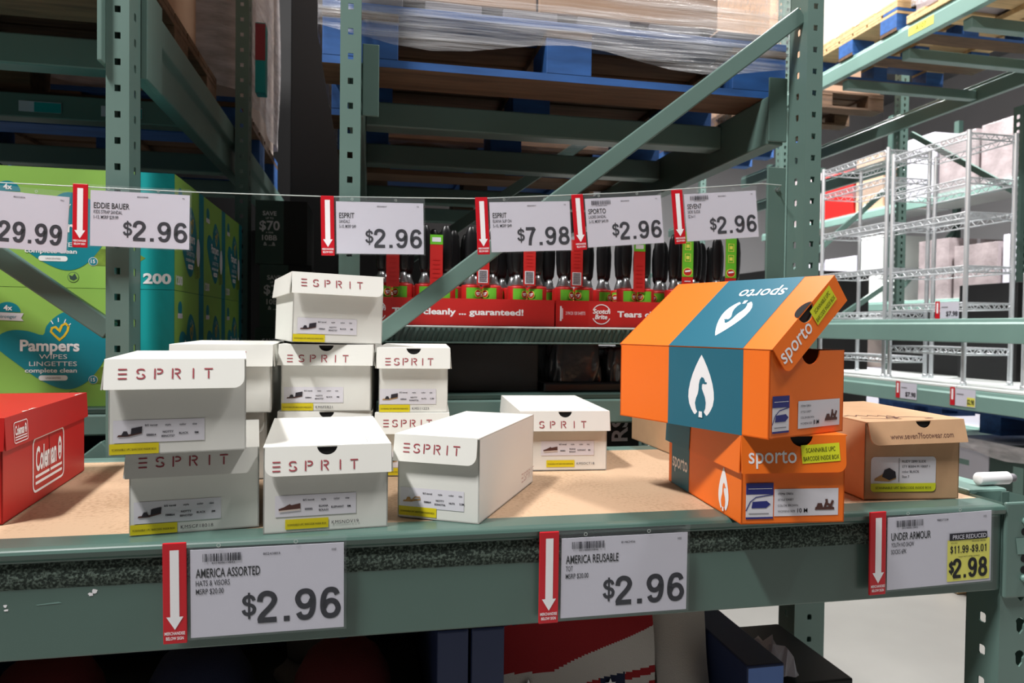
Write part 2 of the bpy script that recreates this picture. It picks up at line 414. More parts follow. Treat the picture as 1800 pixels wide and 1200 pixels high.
# frames at the end of the two back-to-back rows
yb = 1.546
upright_frame('green perforated rack frame at the picture left, behind the sandal price signs', -1.6, -0.462, 1.519,
    [((-0.503, yb, H - 0.018), (-1.56, yb, H + 0.752)), ((-1.558, yb, 0.35), (-0.505, yb, 1.2))], offs=(0.03, 0.020))
upright_frame('green perforated rack frame with a long rising brace behind the middle of the shelf', -0.062, 1.049, 1.519,
    [((-0.019, yb, H - 0.052), (1.006, yb, H + 0.752)), ((-0.019, yb, 1.15), (1.006, yb, 0.3))], offs=(0.018, 0.024))
upright_frame('dark green rack frame further down the left row, behind the lime wipes boxes', -1.66, -0.405, 2.55,
    [((-0.45, 2.58, H), (-1.56, 2.58, H + 0.75))])
upright_frame('dark green rack frame further down the middle row, behind the lint rollers', -0.11, 1.078, 2.62,
    [((-0.06, 2.65, H + 0.1), (1.0, 2.65, H + 0.85))])

def rack_rail(label, prof, axis, a, b, m='green', brackets=(), group=None, pins=True):
    t = thing('rack_rail', label, 'rack beam', (0, 0, 0), group=group)
    MB().prism(prof, axis, a, b, m).build('rail_bar', t, bevel=0.004)
    for (x0, x1, y0, y1, z0, z1) in brackets:
        mb = MB().box(x0, x1, y0, y1, z0, z1, m)
        mb.build('end_bracket', t, bevel=0.002)
    return t
# depth rails carrying the overhead pallets
def xz(x0, x1, z0, z1, step=None): return [(x0, z0), (x1, z0), (x1, z1), (x0, z1)]
h = H
rack_rail('dark green beam running back over the lime wipes boxes', [(-0.502, h + .52), (-0.466, h + .52), (-0.466, h + .596), (-0.452, h + .606), (-0.452, h + .668), (-0.502, h + .668)], 'y', 1.6, 4.6,
    brackets=[(-0.5135, -0.5045, 1.50, 1.60, h + .50, h + .70), (-0.4635, -0.4500, 1.593, 1.70, h + .50, h + .69)])
rack_rail('dark green beam carrying the outer left of the left row', xz(-1.6, -1.555, h + .54, h + .668), 'y', 1.6, 4.6)
rack_rail('green beam bolted behind the middle post under the blue pallet', xz(-0.047, -0.012, h + .455, h + .574), 'y', 1.6, 4.6,
    brackets=[(-0.018, 0.018, 1.592, 1.598, h + .456, h + .612)])
rack_rail('green beam bolted behind the right post under the blue pallet', xz(0.955, 1.0, h + .455, h + .574), 'y', 1.6, 4.6,
    brackets=[(0.955, 1.004, 1.592, 1.598, h + .462, h + .618)])
MBR = MB().box(0.955, 1.004, 1.592, 1.598, h + .12, h + .40, 'green')
t = thing('mounting_plate', 'long green plate beside the right post where the sign cord is tied', 'plate')
MBR.build('plate', t, bevel=0.002)
mb = MB(); mb.tube([(0.98, 1.5935, h + .345), (0.98, 1.587, h + .345)], 0.006, 'steel', 10); mb.build('bolt', t)
# flat bars that the pallets sit on
for i, y in enumerate((1.86, 2.28, 2.95, 3.45)):
    o = MB().box(-0.0115, 0.9545, y - 0.03, y + 0.03, h + .50, h + .562, 'green').build('pallet_support', bevel=0.004)
    tag(o, ['dark green cross bar nearest the front under the blue pallet', 'dark green cross bar under the rear half of the blue pallet', 'dark green cross bar under the front of the second middle pallet', 'dark green cross bar deepest in the middle row'][i], 'cross bar', 'pallet support bars of the middle row')
for i, y in enumerate((1.85, 2.32, 2.98, 3.5)):
    o = MB().box(-1.5545, -0.5025, y - 0.03, y + 0.03, h + .585, h + .655, 'green').build('pallet_support', bevel=0.004)
    tag(o, ['dark green cross bar nearest the front of the left row', 'dark green cross bar under the rear of the first left pallet', 'dark green cross bar under the second left pallet', 'dark green cross bar deepest in the left row'][i], 'cross bar', 'pallet support bars of the left row')
# low horizontal rails behind the frames
rack_rail('low green rail across the left row below the lime wipes boxes', [(1.60, h - .235), (1.64, h - .235), (1.64, h - .191), (1.60, h - .191)], 'x', -1.6, -0.462)
rack_rail('low green rail across the middle row below the black goods', [(1.60, h - .225), (1.64, h - .225), (1.64, h - .168), (1.60, h - .168)], 'x', -0.062, 1.004)
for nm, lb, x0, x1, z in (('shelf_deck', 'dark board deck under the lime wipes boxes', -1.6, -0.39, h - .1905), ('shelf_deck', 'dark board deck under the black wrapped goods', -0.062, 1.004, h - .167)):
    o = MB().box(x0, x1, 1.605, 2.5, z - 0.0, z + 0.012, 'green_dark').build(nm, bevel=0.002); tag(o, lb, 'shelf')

# ---------------------------------------------------------------- front shelf: rail, side rails, posts, board
t = thing('rack_rail', 'thick green front beam of the shelf with dark foam strip and price signs', 'rack beam')
prof = [(.905, h - .391), (.947, h - .391), (.947, h - .2595), (.905, h - .2595), (.898, h - .261), (.8955, h - .266), (.897, h - .272), (.905, h - .276)]
MB().prism(prof, 'x', -1.279, .9435, 'rail').build('rail_bar', t, bevel=0.002)
mb = MB()
F = front(0, .905, 0)
def frn(x0, x1): 
    n = 150
    def fn(u, v):
        x = x0 + (x1 - x0) * u; a = random.uniform(-.0003, .0003)
        return (x, .905 - .003 * math.sin(math.pi * min(1, max(0, v))) - random.uniform(0, .0004), h - .2785 - .030 * v + a)
    return fn
mb.grid(frn(-0.66, .895), 150, 5, 'foam', smooth=False); mb.build('foam_strip', t, label='dark speckled foam strip')
mb = MB()
for (x, z, r) in ((-.405, -.326, .0022), (-.312, -.315, .0038), (-.404, -.331, .002), (-.316, -.318, .003)):
    pts = [(x + r * random.uniform(.6, 1.4) * math.cos(a), h + z + r * random.uniform(.5, 1.0) * math.sin(a)) for a in [i * .7 for i in range(9)]]
    mb.poly(pts, 'white', F, 0.0004)
mb.poly([(-.374, h - .3265), (-.350, h - .3245), (-.346, h - .3262), (-.372, h - .3275)], 'green_light', F, 0.0003)
mb.build('scratch_marks', t, label='pale chips in the paint')
mb = MB().box(.9445, 1.02, .898, .9045, h - .402, h - .256, 'green')
eb_ = mb.build('end_bracket', t, bevel=0.003)
mb = MB()
for z, r in ((-.285, .0055), (-.372, .0055)):
    mb.lathe([(r, 0), (r, .003), (r * .6, .005), (.0005, .0055)], 'green_light', T=frame((.978, .898, h + z), (1, 0, 0), (0, 0, 1)), n=14)
for z in (-.301, -.342, -.359):
    mb.disc(.978, h + z, .0058, .0058, 'hole_shade', front(0, .898, 0), .0004)  # dark discs painted in place of open, shaded holes
mb.poly([(.962, h - .310), (1.01, h - .310), (1.01, h - .335), (.966, h - .335)], 'green_light', front(0, .898, 0), .0008)
mb.build('rivets', eb_)
# end frame posts and the side rail with its flat top
t = thing('upright_frame', 'short green end frame with keyhole slots at the right end of the shelf', 'rack frame', group='end frames of the front shelf')
post_mesh(.945, 1.02, .905, .062, .006, h - .257, m='green', fk='tear', fh=(.0095, .0), sides=('L', 'R'), sh=(.0062, .0075), off=.034).build('post', t)
post_mesh(.945, 1.02, 1.43, .062, .006, h - .257, m='green', sides=('L', 'R'), off=.034).build('post', t)
MB().box(.93, 1.035, .885, .985, 0, .006, 'green').build('base_plate', t)
MB().box(.93, 1.035, 1.40, 1.497, 0, .006, 'green').build('base_plate', t)
mb = MB().box(.9455, 1.02, .968, 1.4295, h - .29, h - .252, 'green_light'); mb.build('side_rail', t, bevel=.004, label='pale green side rail')
mb = MB(); bar(mb, (.98, .97, .12), (.98, 1.43, .50), .03, .02, 'green', (1, 0, 0)); mb.build('brace', t)
t2 = copy_thing(t, (-2.3, 0, 0), 'short green end frame at the left end of the shelf', group='end frames of the front shelf')
t = thing('rack_rail', 'green rear beam along the back edge of the particle board', 'rack beam')
MB().prism([(1.441, h - .36), (1.485, h - .36), (1.485, h - .2595), (1.441, h - .2595)], 'x', -1.279, .9435, 'green').build('rail_bar', t, bevel=.004)
o = MB().box(-1.275, .942, .9475, 1.4405, h - .277, h - .2605, 'board').build('shelf_board', bevel=.001)
tag(o, 'tan particle board lying on the shelf beams under the shoe boxes', 'shelf board')
# lower shelf level
t = thing('rack_rail', 'green side beam of the lower shelf running back beside the blue trays', 'rack beam')
MB().box(.90, .9435, .95, 1.44, h - .83, h - .76, 'green_light').build('rail_bar', t, bevel=.006)
o = MB().box(-1.27, .8995, .93, 1.46, h - .84, h - .815, 'kraft').build('shelf_board', bevel=.001)
tag(o, 'brown lower shelf board under the blue trays', 'shelf board')
t = thing('rack_rail', 'green front beam of the lower shelf', 'rack beam')
MB().prism([(.905, h - .96), (.947, h - .96), (.947, h - .841), (.905, h - .841)], 'x', -1.279, .9435, 'green').build('rail_bar', t, bevel=.004)
t = thing('rack_rail', 'green rear beam of the lower shelf', 'rack beam')
MB().prism([(1.441, h - .96), (1.485, h - .96), (1.485, h - .841), (1.441, h - .841)], 'x', -1.279, .9435, 'green').build('rail_bar', t, bevel=.004)

# ---------------------------------------------------------------- pallets and overhead loads
XR_ = 3.1
def pallet(label, x0, x1, y0, y1, z0, m, mb_m=None, group='pallets on the racks', under=None):
    t = thing('pallet', label, 'pallet', (0, 0, 0), group=group)
    W_, D_ = x1 - x0, y1 - y0; under = under or m
    for y in (y0, y0 + D_ / 2 - .07, y1 - .14):
        MB().box(x0, x1, y, y + .14, z0, z0 + .018, under).rect(x0, x1, z0 + .001, z0 + .018, m, front(0, y, 0), .0004).build('bottom_board', t)
    for j in range(3):
        for i in range(3):
            x = (x0, x0 + W_ / 2 - .055, x1 - .145)[i]; w = (.165, .11, .145)[i]; y = (y0 + .002, y0 + D_ / 2 - .07, y1 - .142)[j]
            MB().box(x, x + w, y, y + .14, z0 + .0185, z0 + .1025, m).build('block', t, bevel=.002)
    for i in range(3):
        x = (x0, x0 + W_ / 2 - .055, x1 - .145)[i]; w = (.165, .11, .145)[i]
        MB().box(x, x + w, y0, y1, z0 + .103, z0 + .12, mb_m or m).build('stringer_board', t, bevel=.002)
    n = 7
    for k in range(n):
        y = y0 + (D_ - .12) * k / (n - 1)
        MB().box(x0, x1, y, y + .12, z0 + .1205, z0 + .139, (mb_m or m) if k not in (0, n - 1) else m).build('deck_board', t, bevel=.002)
    return t
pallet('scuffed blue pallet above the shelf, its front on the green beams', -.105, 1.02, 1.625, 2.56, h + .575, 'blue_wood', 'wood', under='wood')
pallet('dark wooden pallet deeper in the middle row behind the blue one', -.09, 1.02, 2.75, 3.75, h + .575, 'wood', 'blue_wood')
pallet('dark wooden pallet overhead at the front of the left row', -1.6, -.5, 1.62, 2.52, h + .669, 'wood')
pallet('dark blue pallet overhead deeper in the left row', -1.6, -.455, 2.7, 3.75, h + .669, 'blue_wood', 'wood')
def carton(label, x0, x1, y0, y1, z0, z1, m='carton', tape=True, group='cartons on the pallets', name='carton', rz=0):
    t = thing(name, label, 'box', ((x0 + x1) / 2, (y0 + y1) / 2, z0), rz, group)
    a, b, c = (x1 - x0) / 2, (y1 - y0) / 2, z1 - z0
    MB().box(-a, a, -b, b, 0, c, m).build('carton_body', t, bevel=.004)
    if tape:
        mb = MB().rect(-.025, .025, c * .55, c, 'label', front(0, -b, 0), .0006)
        mb.rect(-.025, .025, -b, b, 'label', top(0, 0, c), .0006); mb.build('packing_tape', t)
    return t
zt = h + .7145
for k in range(6):
    x = -.06 + k * .18
    o = MB().box(x, x + .13, 1.635, 1.70, zt, zt + .022, 'grey_ink').build('spacer_block', bevel=.002)
    tag(o, 'dark grey spacer block in the row between blue pallet and brown cartons', 'spacer', 'spacer blocks under the brown cartons')
o = MB().box(-.08, 1.0, 1.72, 2.5, zt, zt + .022, 'carton_pale').build('slip_sheet'); tag(o, 'pale card slip sheet on top of the blue pallet', 'sheet')
zc = zt + .0225
carton('brown carton on the left of the blue pallet under stretch film', -.07, .38, 1.64, 2.5, zc, zc + 1.5)
carton('brown carton on the right of the blue pallet under stretch film', .385, .84, 1.64, 2.5, zc, zc + 1.5)
def wrap(label, x0, x1, y0, y1, z0, z1, m='wrap', lumps=.006, seed=1, name='stretch_wrap'):
    rr = random.Random(seed); mb = MB(); c = [(x0, y0), (x1, y0), (x1, y1), (x0, y1)]
    per = []
    for i in range(4):
        p, q = Vector(c[i]), Vector(c[(i + 1) % 4])
        for k in range(14): per.append((p.lerp(q, k / 14), Vector((q - p).normalized().yx) * Vector((1, -1))))
    n = len(per); nz = 12; ph = [rr.uniform(0, 6) for _ in range(8)]
    vs = []
    for j in range(nz + 1):
        v = j / nz; z = z0 + (z1 - z0) * v
        for i in range(n):
            p, nn = per[i]; o_ = lumps * (math.sin(i * 1.7 + ph[0] + v * 5) + math.sin(i * .9 - v * 9 + ph[1])) * .5 + lumps
            zz = z + (.02 * math.sin(i * .8 + ph[2]) if j == 0 else 0)
            vs.append((p.x + nn.x * o_, p.y + nn.y * o_, zz))
    mb.add(vs, [(j * n + i, j * n + (i + 1) % n, (j + 1) * n + (i + 1) % n, (j + 1) * n + i) for j in range(nz) for i in range(n)], m, None, True)
    o = mb.build(name); return tag(o, label, 'stretch wrap', 'stretch film around pallet loads')
wrap('clear stretch film pulled in bands around the blue pallet and brown cartons', -.113, 1.03, 1.612, 2.575, h + .635, zc + 1.52, 'wrap', .0035, 3)
carton('dim carton load behind, on the deeper middle pallet', -.05, .98, 2.8, 3.7, h + .715, h + 2.3, 'carton', False)
carton('dim carton load on the front left pallet overhead', -1.58, -.56, 1.66, 2.5, h + .809, h + 2.3, 'carton', False)
carton('pale carton stack in creased film on the deeper left pallet', -1.55, -.47, 2.75, 3.7, h + .809, h + 2.3, 'carton_pale', False)
wrap('shiny creased stretch film hanging off the deeper left pallet load', -1.57, -.452, 2.73, 3.72, h + .842, h + 2.3, 'wrap_heavy', .012, 5)
# red and turquoise product carton peeking from under the film
t = carton('pink and turquoise printed carton end beside the creased film', -.422, -.385, 2.80, 2.86, h + .86, h + 1.12, 'pamp_teal', False)
MB().rect(-.018, .018, .12, .255, 'esprit_red', front(0, -.03, 0), .0006).build('pink_print', t)
# black blocks added at the far row ends to keep light out
carton('tall black block added to stop light at the far end of the left row', -1.6, -.43, 4.0, 4.55, .15, h + .50, 'black_matte', False, 'dark loads deep in the rows', 'dark_fill_load')
carton('tall black block added to stop light at the far end of the middle row', -.06, 1.04, 4.0, 4.55, .15, h + .45, 'black_matte', False, 'dark loads deep in the rows', 'dark_fill_load')
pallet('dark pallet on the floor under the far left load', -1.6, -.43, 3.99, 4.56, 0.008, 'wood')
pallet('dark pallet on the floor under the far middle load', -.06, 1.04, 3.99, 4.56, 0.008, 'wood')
for lb, x0, x1, y0, y1, z0, z1 in (('black block added to darken the gap between the two rows', -.42, -.07, 4.0, 4.5, .008, h + 2.2), ('black wall added to darken the view beyond the left row', -1.7, -.3, 5.0, 5.6, .008, h + 2.6), ('black wall added to darken the view beyond the middle row', -.29, 1.1, 5.0, 5.6, .008, h + 2.6)):
    carton(lb, x0, x1, y0, y1, z0, z1, 'black_matte', False, 'dark loads deep in the rows', 'dark_fill_load')  # black fill added where the view should fall into shade
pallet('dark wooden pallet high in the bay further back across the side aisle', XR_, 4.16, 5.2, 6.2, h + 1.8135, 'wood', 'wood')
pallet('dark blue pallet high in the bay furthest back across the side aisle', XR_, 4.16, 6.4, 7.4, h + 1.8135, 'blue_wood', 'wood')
carton('brown load on the dark pallet further back across the side aisle', XR_ + .02, 4.14, 5.22, 6.18, h + 1.953, h + 3.3, 'carton', False)
carton('grey load on the dark blue pallet furthest back across the side aisle', XR_ + .02, 4.14, 6.42, 7.38, h + 1.953, h + 3.2, 'grey_wrap', False)
carton('dark carton stack on the floor bay further back across the side aisle', XR_ + .15, 4.14, 5.3, 6.3, .008, h + .5, 'black_matte', False, 'dark loads deep in the rows', 'dark_fill_load')
carton('navy carton stack on the floor bay furthest back across the side aisle', XR_ + .15, 4.14, 6.4, 7.4, .008, h + .4, 'navy_card', False, 'dark loads deep in the rows', 'dark_fill_load')
for i, (x0, x1, lb) in enumerate(((-.985, -.875, 'pale green and pink strip standing in for a bright gap under the front left pallet'), (-.77, -.66, 'small grey strip standing in for a bright gap under the front left pallet near the post'))):
    t = thing('bright_gap_strip', lb, 'strip', (x0, 2.285, h + .60))  # pale strip added in place of a bright gap between the boards
    mb = MB().box(0, x1 - x0, -.002, 0, 0, .03, 'paper'); mb.rect(0.04, x1 - x0, 0, .028, 'pamp_teal', front(0, -.002, 0), .0004); mb.build('gap_strip', t)

# ---------------------------------------------------------------- the rack across the side aisle
XR = 3.1
def side_rail(label, x, z0, z1, y0, y1, m='green_light'):
    return rack_rail(label, [(x, z0), (x + .04, z0), (x + .04, z1), (x + .012, z1), (x + .008, z1 - .02), (x, z1 - .03)], 'y', y0, y1, m, group='beams of the rack across the side aisle')
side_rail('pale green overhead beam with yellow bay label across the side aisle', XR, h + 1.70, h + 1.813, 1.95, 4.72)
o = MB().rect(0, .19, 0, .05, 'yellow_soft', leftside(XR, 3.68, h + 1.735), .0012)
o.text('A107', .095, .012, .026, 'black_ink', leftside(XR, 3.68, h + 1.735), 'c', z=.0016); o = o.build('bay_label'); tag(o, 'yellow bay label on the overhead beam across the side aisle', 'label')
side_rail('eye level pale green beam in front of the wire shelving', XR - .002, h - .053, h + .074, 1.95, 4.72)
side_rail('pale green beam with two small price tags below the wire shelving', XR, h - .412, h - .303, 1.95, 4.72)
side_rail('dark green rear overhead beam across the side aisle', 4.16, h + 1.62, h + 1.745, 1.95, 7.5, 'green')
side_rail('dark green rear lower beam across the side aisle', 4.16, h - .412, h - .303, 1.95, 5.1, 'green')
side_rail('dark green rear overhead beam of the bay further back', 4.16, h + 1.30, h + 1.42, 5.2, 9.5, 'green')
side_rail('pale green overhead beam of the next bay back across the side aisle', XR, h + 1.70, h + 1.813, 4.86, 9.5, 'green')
def side_frame(label, y):
    t = thing('upright_frame', label, 'rack frame', group='frames of the rack across the side aisle')
    for x in (XR + .087, 4.25):
        post_mesh(x - .045, x + .03, y, .072, .006, h + 2.6, fk='tear', fh=(.011, 0), sides=('L',), sh=(.009, .011)).build('post', t)
    mb = MB(); bar(mb, (XR + .12, y + .03, h + .4), (4.17, y + .03, h + 1.2), .04, .025, 'green'); mb.build('brace', t)
    mb = MB(); bar(mb, (XR + .12, y + .03, h - .2), (4.17, y + .03, h + .4), .04, .025, 'green'); mb.build('brace', t)
side_frame('dark green frame of the rack across the side aisle, behind the wire shelving', 5.06)
side_frame('dark green frame at the far end of the rack across the side aisle', 8.6)
t = thing('upright_frame', 'dark green rear post with keyhole slots behind the wire shelving end', 'rack frame', group='frames of the rack across the side aisle')
post_mesh(4.205, 4.28, 3.95, .072, .006, h + 1.5, fk='tear', fh=(.013, 0), sides=('L',), sh=(.012, .014)).build('post', t)
mb = MB(); bar(mb, (4.24, 4.03, h + .95), (4.24, 4.98, h + 1.58), .04, .025, 'green', (1, 0, 0)); mb.build('brace', t)
for i, y in enumerate((2.6, 3.3, 3.75, 4.3)):
    o = MB().box(XR + .041, 4.159, y - .03, y + .03, h + 1.63, h + 1.69, 'green').build('pallet_support', bevel=.004)
    tag(o, 'dark green cross bar under the pallets across the side aisle, ' + ('first from the near end', 'second from the near end', 'third from the near end', 'at the far end')[i], 'cross bar', 'pallet supports across the side aisle')
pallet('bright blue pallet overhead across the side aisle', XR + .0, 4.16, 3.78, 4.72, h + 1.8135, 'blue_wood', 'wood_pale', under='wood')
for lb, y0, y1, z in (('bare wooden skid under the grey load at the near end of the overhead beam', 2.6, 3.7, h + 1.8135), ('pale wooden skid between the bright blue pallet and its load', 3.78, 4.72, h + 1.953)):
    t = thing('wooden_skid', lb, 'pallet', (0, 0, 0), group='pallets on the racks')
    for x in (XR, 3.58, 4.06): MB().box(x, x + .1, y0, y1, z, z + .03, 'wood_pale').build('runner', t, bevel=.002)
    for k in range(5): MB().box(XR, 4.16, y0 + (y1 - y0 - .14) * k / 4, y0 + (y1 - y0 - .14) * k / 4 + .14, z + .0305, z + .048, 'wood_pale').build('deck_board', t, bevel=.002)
carton('pale wrapped carton load above the bright blue pallet', XR + .02, 4.14, 3.8, 4.7, h + 2.0015, h + 3.5, 'carton_pale', False)
carton('grey wrapped load above the bare wooden pallet', XR + .02, 4.14, 2.65, 3.65, h + 1.862, h + 3.3, 'grey_wrap', False)
wrap('glossy film around the grey load over the side aisle', XR + .005, 4.155, 2.635, 3.665, h + 1.90, h + 3.3, 'wrap', .006, 9)
for i, (y0, y1) in enumerate(((1.96, 3.28), (3.285, 4.71))):
    o = MB().box(XR + .0125, 4.158, y0, y1, h - .302, h - .288, 'deck_white').build('shelf_board', bevel=.002)
    tag(o, ('white deck board nearer the camera under the wire shelving', 'white deck board further back under the wire shelving')[i], 'shelf board')

# chrome wire shelving standing on the white deck
def wire_unit(label, x0, x1, y0, y1, z0, levels, ztop, sub=True):
    t = thing('wire_shelving', label, 'wire shelf unit', (0, 0, 0), group='chrome wire shelving across the side aisle')
    for x in (x0, x1):
        for y in (y0, y1):
            mb = MB(); mb.tube([(x, y, z0), (x, y, ztop)], .0125, 'chrome', 8)
            mb.lathe([(.016, z0), (.016, z0 + .02)], 'chrome', x, y, 8); mb.build('post', t)
    for z in levels:
        mb = MB()
        for zz in (z, z - .032):
            mb.tube([(x0, y0, zz), (x1, y0, zz), (x1, y1, zz), (x0, y1, zz), (x0, y0, zz)], .0045, 'chrome', 6)
        n = int((y1 - y0) / .03)
        for x in (x0, x1):
            pts = []
            for k in range(n + 1): pts.append((x, y0 + (y1 - y0) * k / n, z if k % 2 else z - .032))
            mb.tube(pts, .003, 'chrome', 5)
        n2 = int((x1 - x0) / .03)
        for y in (y0, y1):
            mb.tube([(x0 + (x1 - x0) * k / n2, y, z if k % 2 else z - .032) for k in range(n2 + 1)], .003, 'chrome', 5)
        for k in range(1, n, 1):
            y = y0 + (y1 - y0) * k / n; mb.tube([(x0, y, z + .004), (x1, y, z + .004)], .0018, 'chrome', 4)
        mb.build('wire_shelf', t)
    return t
zd = h - .2875
wire_unit('chrome wire shelving unit whose end corner rises highest at the picture right', XR + .06, XR + .36, 3.29, 3.85, zd, [h + 1.075, h + .835, h + .65, h + .36, h + .16, h - .09], h + 1.09)
wire_unit('chrome wire shelving unit partly behind the right green post', XR + .06, XR + .36, 3.90, 4.54, zd, [h + 1.13, h + .96, h + .68, h + .395, h + .12, h - .16], h + 1.145)
wire_unit('chrome wire shelving unit cut off by the right edge of the photo', XR + .16, XR + .46, 2.42, 3.02, zd, [h + .28, h + .0], h + .30)
for i, (x0, x1, y0, y1, z0, z1, lb) in enumerate(((3.75, 4.1, 3.0, 3.42, zd + .0, h + .43, 'black carton standing at the near end of the white deck'), (3.72, 4.1, 3.5, 3.92, zd, h + .30, 'black carton behind the wire shelving end'), (3.8, 4.1, 4.0, 4.62, zd, h + .16, 'black carton deep behind the wire shelving'))):
    carton(lb, x0, x1, y0, y1, z0, z1, 'black_matte', False, 'black cartons behind the wire shelving')
def small_tag(label, y, z, x=XR, yl=False):
    t = thing('price_sign', label, 'price sign', (x - .001, y, z), group='small price signs across the side aisle')
    F = leftside(0, 0, 0)
    MB().rect(0, .032, 0, .098, 'sign_red', F, .001).rect(.01, .022, .03, .088, 'white', F, .0015).build('arrow_tab', t, solid=.001)
    mb = MB().rect(.036, .165, 0, .092, 'paper', F, .001); mb.rect(.045, .09, .06, .066, 'grey_ink', F, .0015)
    if yl: mb.rect(.112, .162, .004, .05, 'yellow_soft', F, .0015)
    mb.text('$7.98' if not yl else '$2.98', .158, .014, .026, 'ink', F, 'r', w=.08 if not yl else .044, bold=.02, z=.002); mb.build('price_card', t, solid=.001)
small_tag('small red and white price sign, the left of two on the far lower beam', 3.715, h - .393)
small_tag('small price sign with yellow corner, the right of two on the far lower beam', 3.31, h - .393, yl=True)
small_tag('small price sign on the wire shelf just above the eye level beam', 3.488, h + .076, XR + .055)
# lower goods of that rack
mbx = h - .56
def box3(label, y0, y1, z0, z1, m, txt=None, x0=3.28, x1=4.1):
    t = thing('carton', label, 'box', ((x0 + x1) / 2, (y0 + y1) / 2, z0), 0, 'cartons on the floor level across the side aisle')
    a, b, c = (x1 - x0) / 2, (y1 - y0) / 2, z1 - z0
    MB().box(-a, a, -b, b, 0, c, m).build('carton_body', t, bevel=.004)
    if txt:
        mb = MB(); F = leftside(-a, 0, 0); mb.text('3', -b + .07, c - .12, .07, 'green_dark', F, w=.03); mb.text('pack', -b + .115, c - .075, .02, 'grey_ink', F)
        mb.rect(-b + .115, -b + .24, c - .13, c - .1, 'green_light', F); mb.rect(-b + .05, b - .05, c - .22, c - .215, 'grey_ink', F); mb.build('print', t)
    else:
        mb = MB(); F = leftside(-a, 0, 0); mb.rect(-.03, .03, .1, c - .08, 'green_light', F); mb.build('print', t)
    return t
zf = .1475
pallet('wooden pallet on the floor under the white and teal cartons across the side aisle', 3.2, 4.15, 2.3, 4.5, 0.008, 'wood_pale')
for k, (z0, z1) in enumerate(((zf, .5), (.5005, .84))):
    up = ('upper', 'lower')[1 - k]
    box3('white carton printed with a 3 across the side aisle, %s of the white pair' % up, 3.235, 3.60, z0, z1, 'paper', True)
    box3('dark teal carton right of the white 3 carton, %s layer' % up, 2.88, 3.23, z0, z1, 'teal' if False else 'green_dark')
    box3('dark teal carton at the right photo edge across the side aisle, %s layer' % up, 2.45, 2.875, z0, z1, 'green_dark')
wrap('grey film over the tops of the white and teal cartons', 3.262, 4.115, 2.44, 3.61, .80, .868, 'wrap_heavy', .006, 12)
pallet('blue pallet lying on top of the wrapped cartons across the side aisle', 3.45, 4.1, 2.5, 4.3, .8765, 'blue_wood')
carton('dark blue flat carton on the blue pallet across the side aisle', 3.5, 4.05, 2.6, 3.1, 1.0165, 1.03, 'navy_card', False)
# far aisle: racks of mixed cartons
def far_rack(x, y0, y1, names):
    for i, (z, lab) in enumerate(names):
        side_rail(lab, x, z, z + .12, y0, y1, 'green_light')
far_rack(6.8, 5.6, 11.5, ((h + 1.57, 'pale green beam with cartons in the far aisle'), (h + .28, 'pale green middle beam of the far aisle rack'), (.25, 'pale green low beam of the far aisle rack')))
for i, y in enumerate((5.7, 8.4, 11.4)):
    t = thing('upright_frame', ('near', 'middle', 'distant')[i] + ' green frame of the far aisle rack', 'rack frame', group='frames of the far aisle rack')
    for x in (6.86, 7.9):
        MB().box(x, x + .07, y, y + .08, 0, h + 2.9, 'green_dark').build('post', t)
    mb = MB(); bar(mb, (6.9, y + .04, h + .4), (7.9, y + .04, h + 1.4), .05, .03, 'green'); mb.build('brace', t)
for j, (z, nm) in enumerate(((h + 1.695, 'upper'), (h + .405, 'middle'), (.375, 'lower'))):
    for ya, yb_, en in ((5.8, 8.39, 'near'), (8.49, 11.39, 'far')):
        o = MB().box(6.845, 7.85, ya, yb_, z - .012, z, 'deck_white').build('shelf_board'); tag(o, nm + ' white deck of the far aisle rack, its %s half' % en, 'shelf board')
rr = random.Random(4)
pal = [('paper', 'white'), ('carton_pale', 'pale'), ('red_card', 'red'), ('paper', 'white'), ('grey_wrap', 'grey wrapped'), ('carton', 'brown'), ('paper', 'white'), ('deck_white', 'glossy white')]
for j, (z, nm) in enumerate(((h + 1.697, 'upper'), (h + .407, 'middle'), (.377, 'lower'))):
    y = 5.95; k = 0
    while y < 10.5:
        wd = rr.uniform(.45, .8); hh = rr.uniform(.55, .95) if j else rr.uniform(.5, .8); m, nmc = pal[rr.randrange(len(pal))]
        if abs(y - 8.4) < .1 or y < 8.4 < y + wd: y = 8.55; continue
        carton('%s carton on the %s far aisle deck, %s from its near end' % (nmc, nm, ('first', 'second', 'third', 'fourth', 'fifth', 'sixth', 'seventh', 'eighth', 'ninth', 'tenth', 'eleventh', 'twelfth')[k]), 6.86, 7.7, y, y + wd, z, z + hh, m, rr.random() > .5, 'mixed cartons on the far aisle rack'); k += 1
        y += wd + rr.uniform(.02, .1)
o = MB().rect(0, .3, 0, .12, 'orange', leftside(6.858, 6.3, h + 1.95), .003).build('orange_label'); tag(o, 'orange label on a carton of the far aisle rack', 'label')

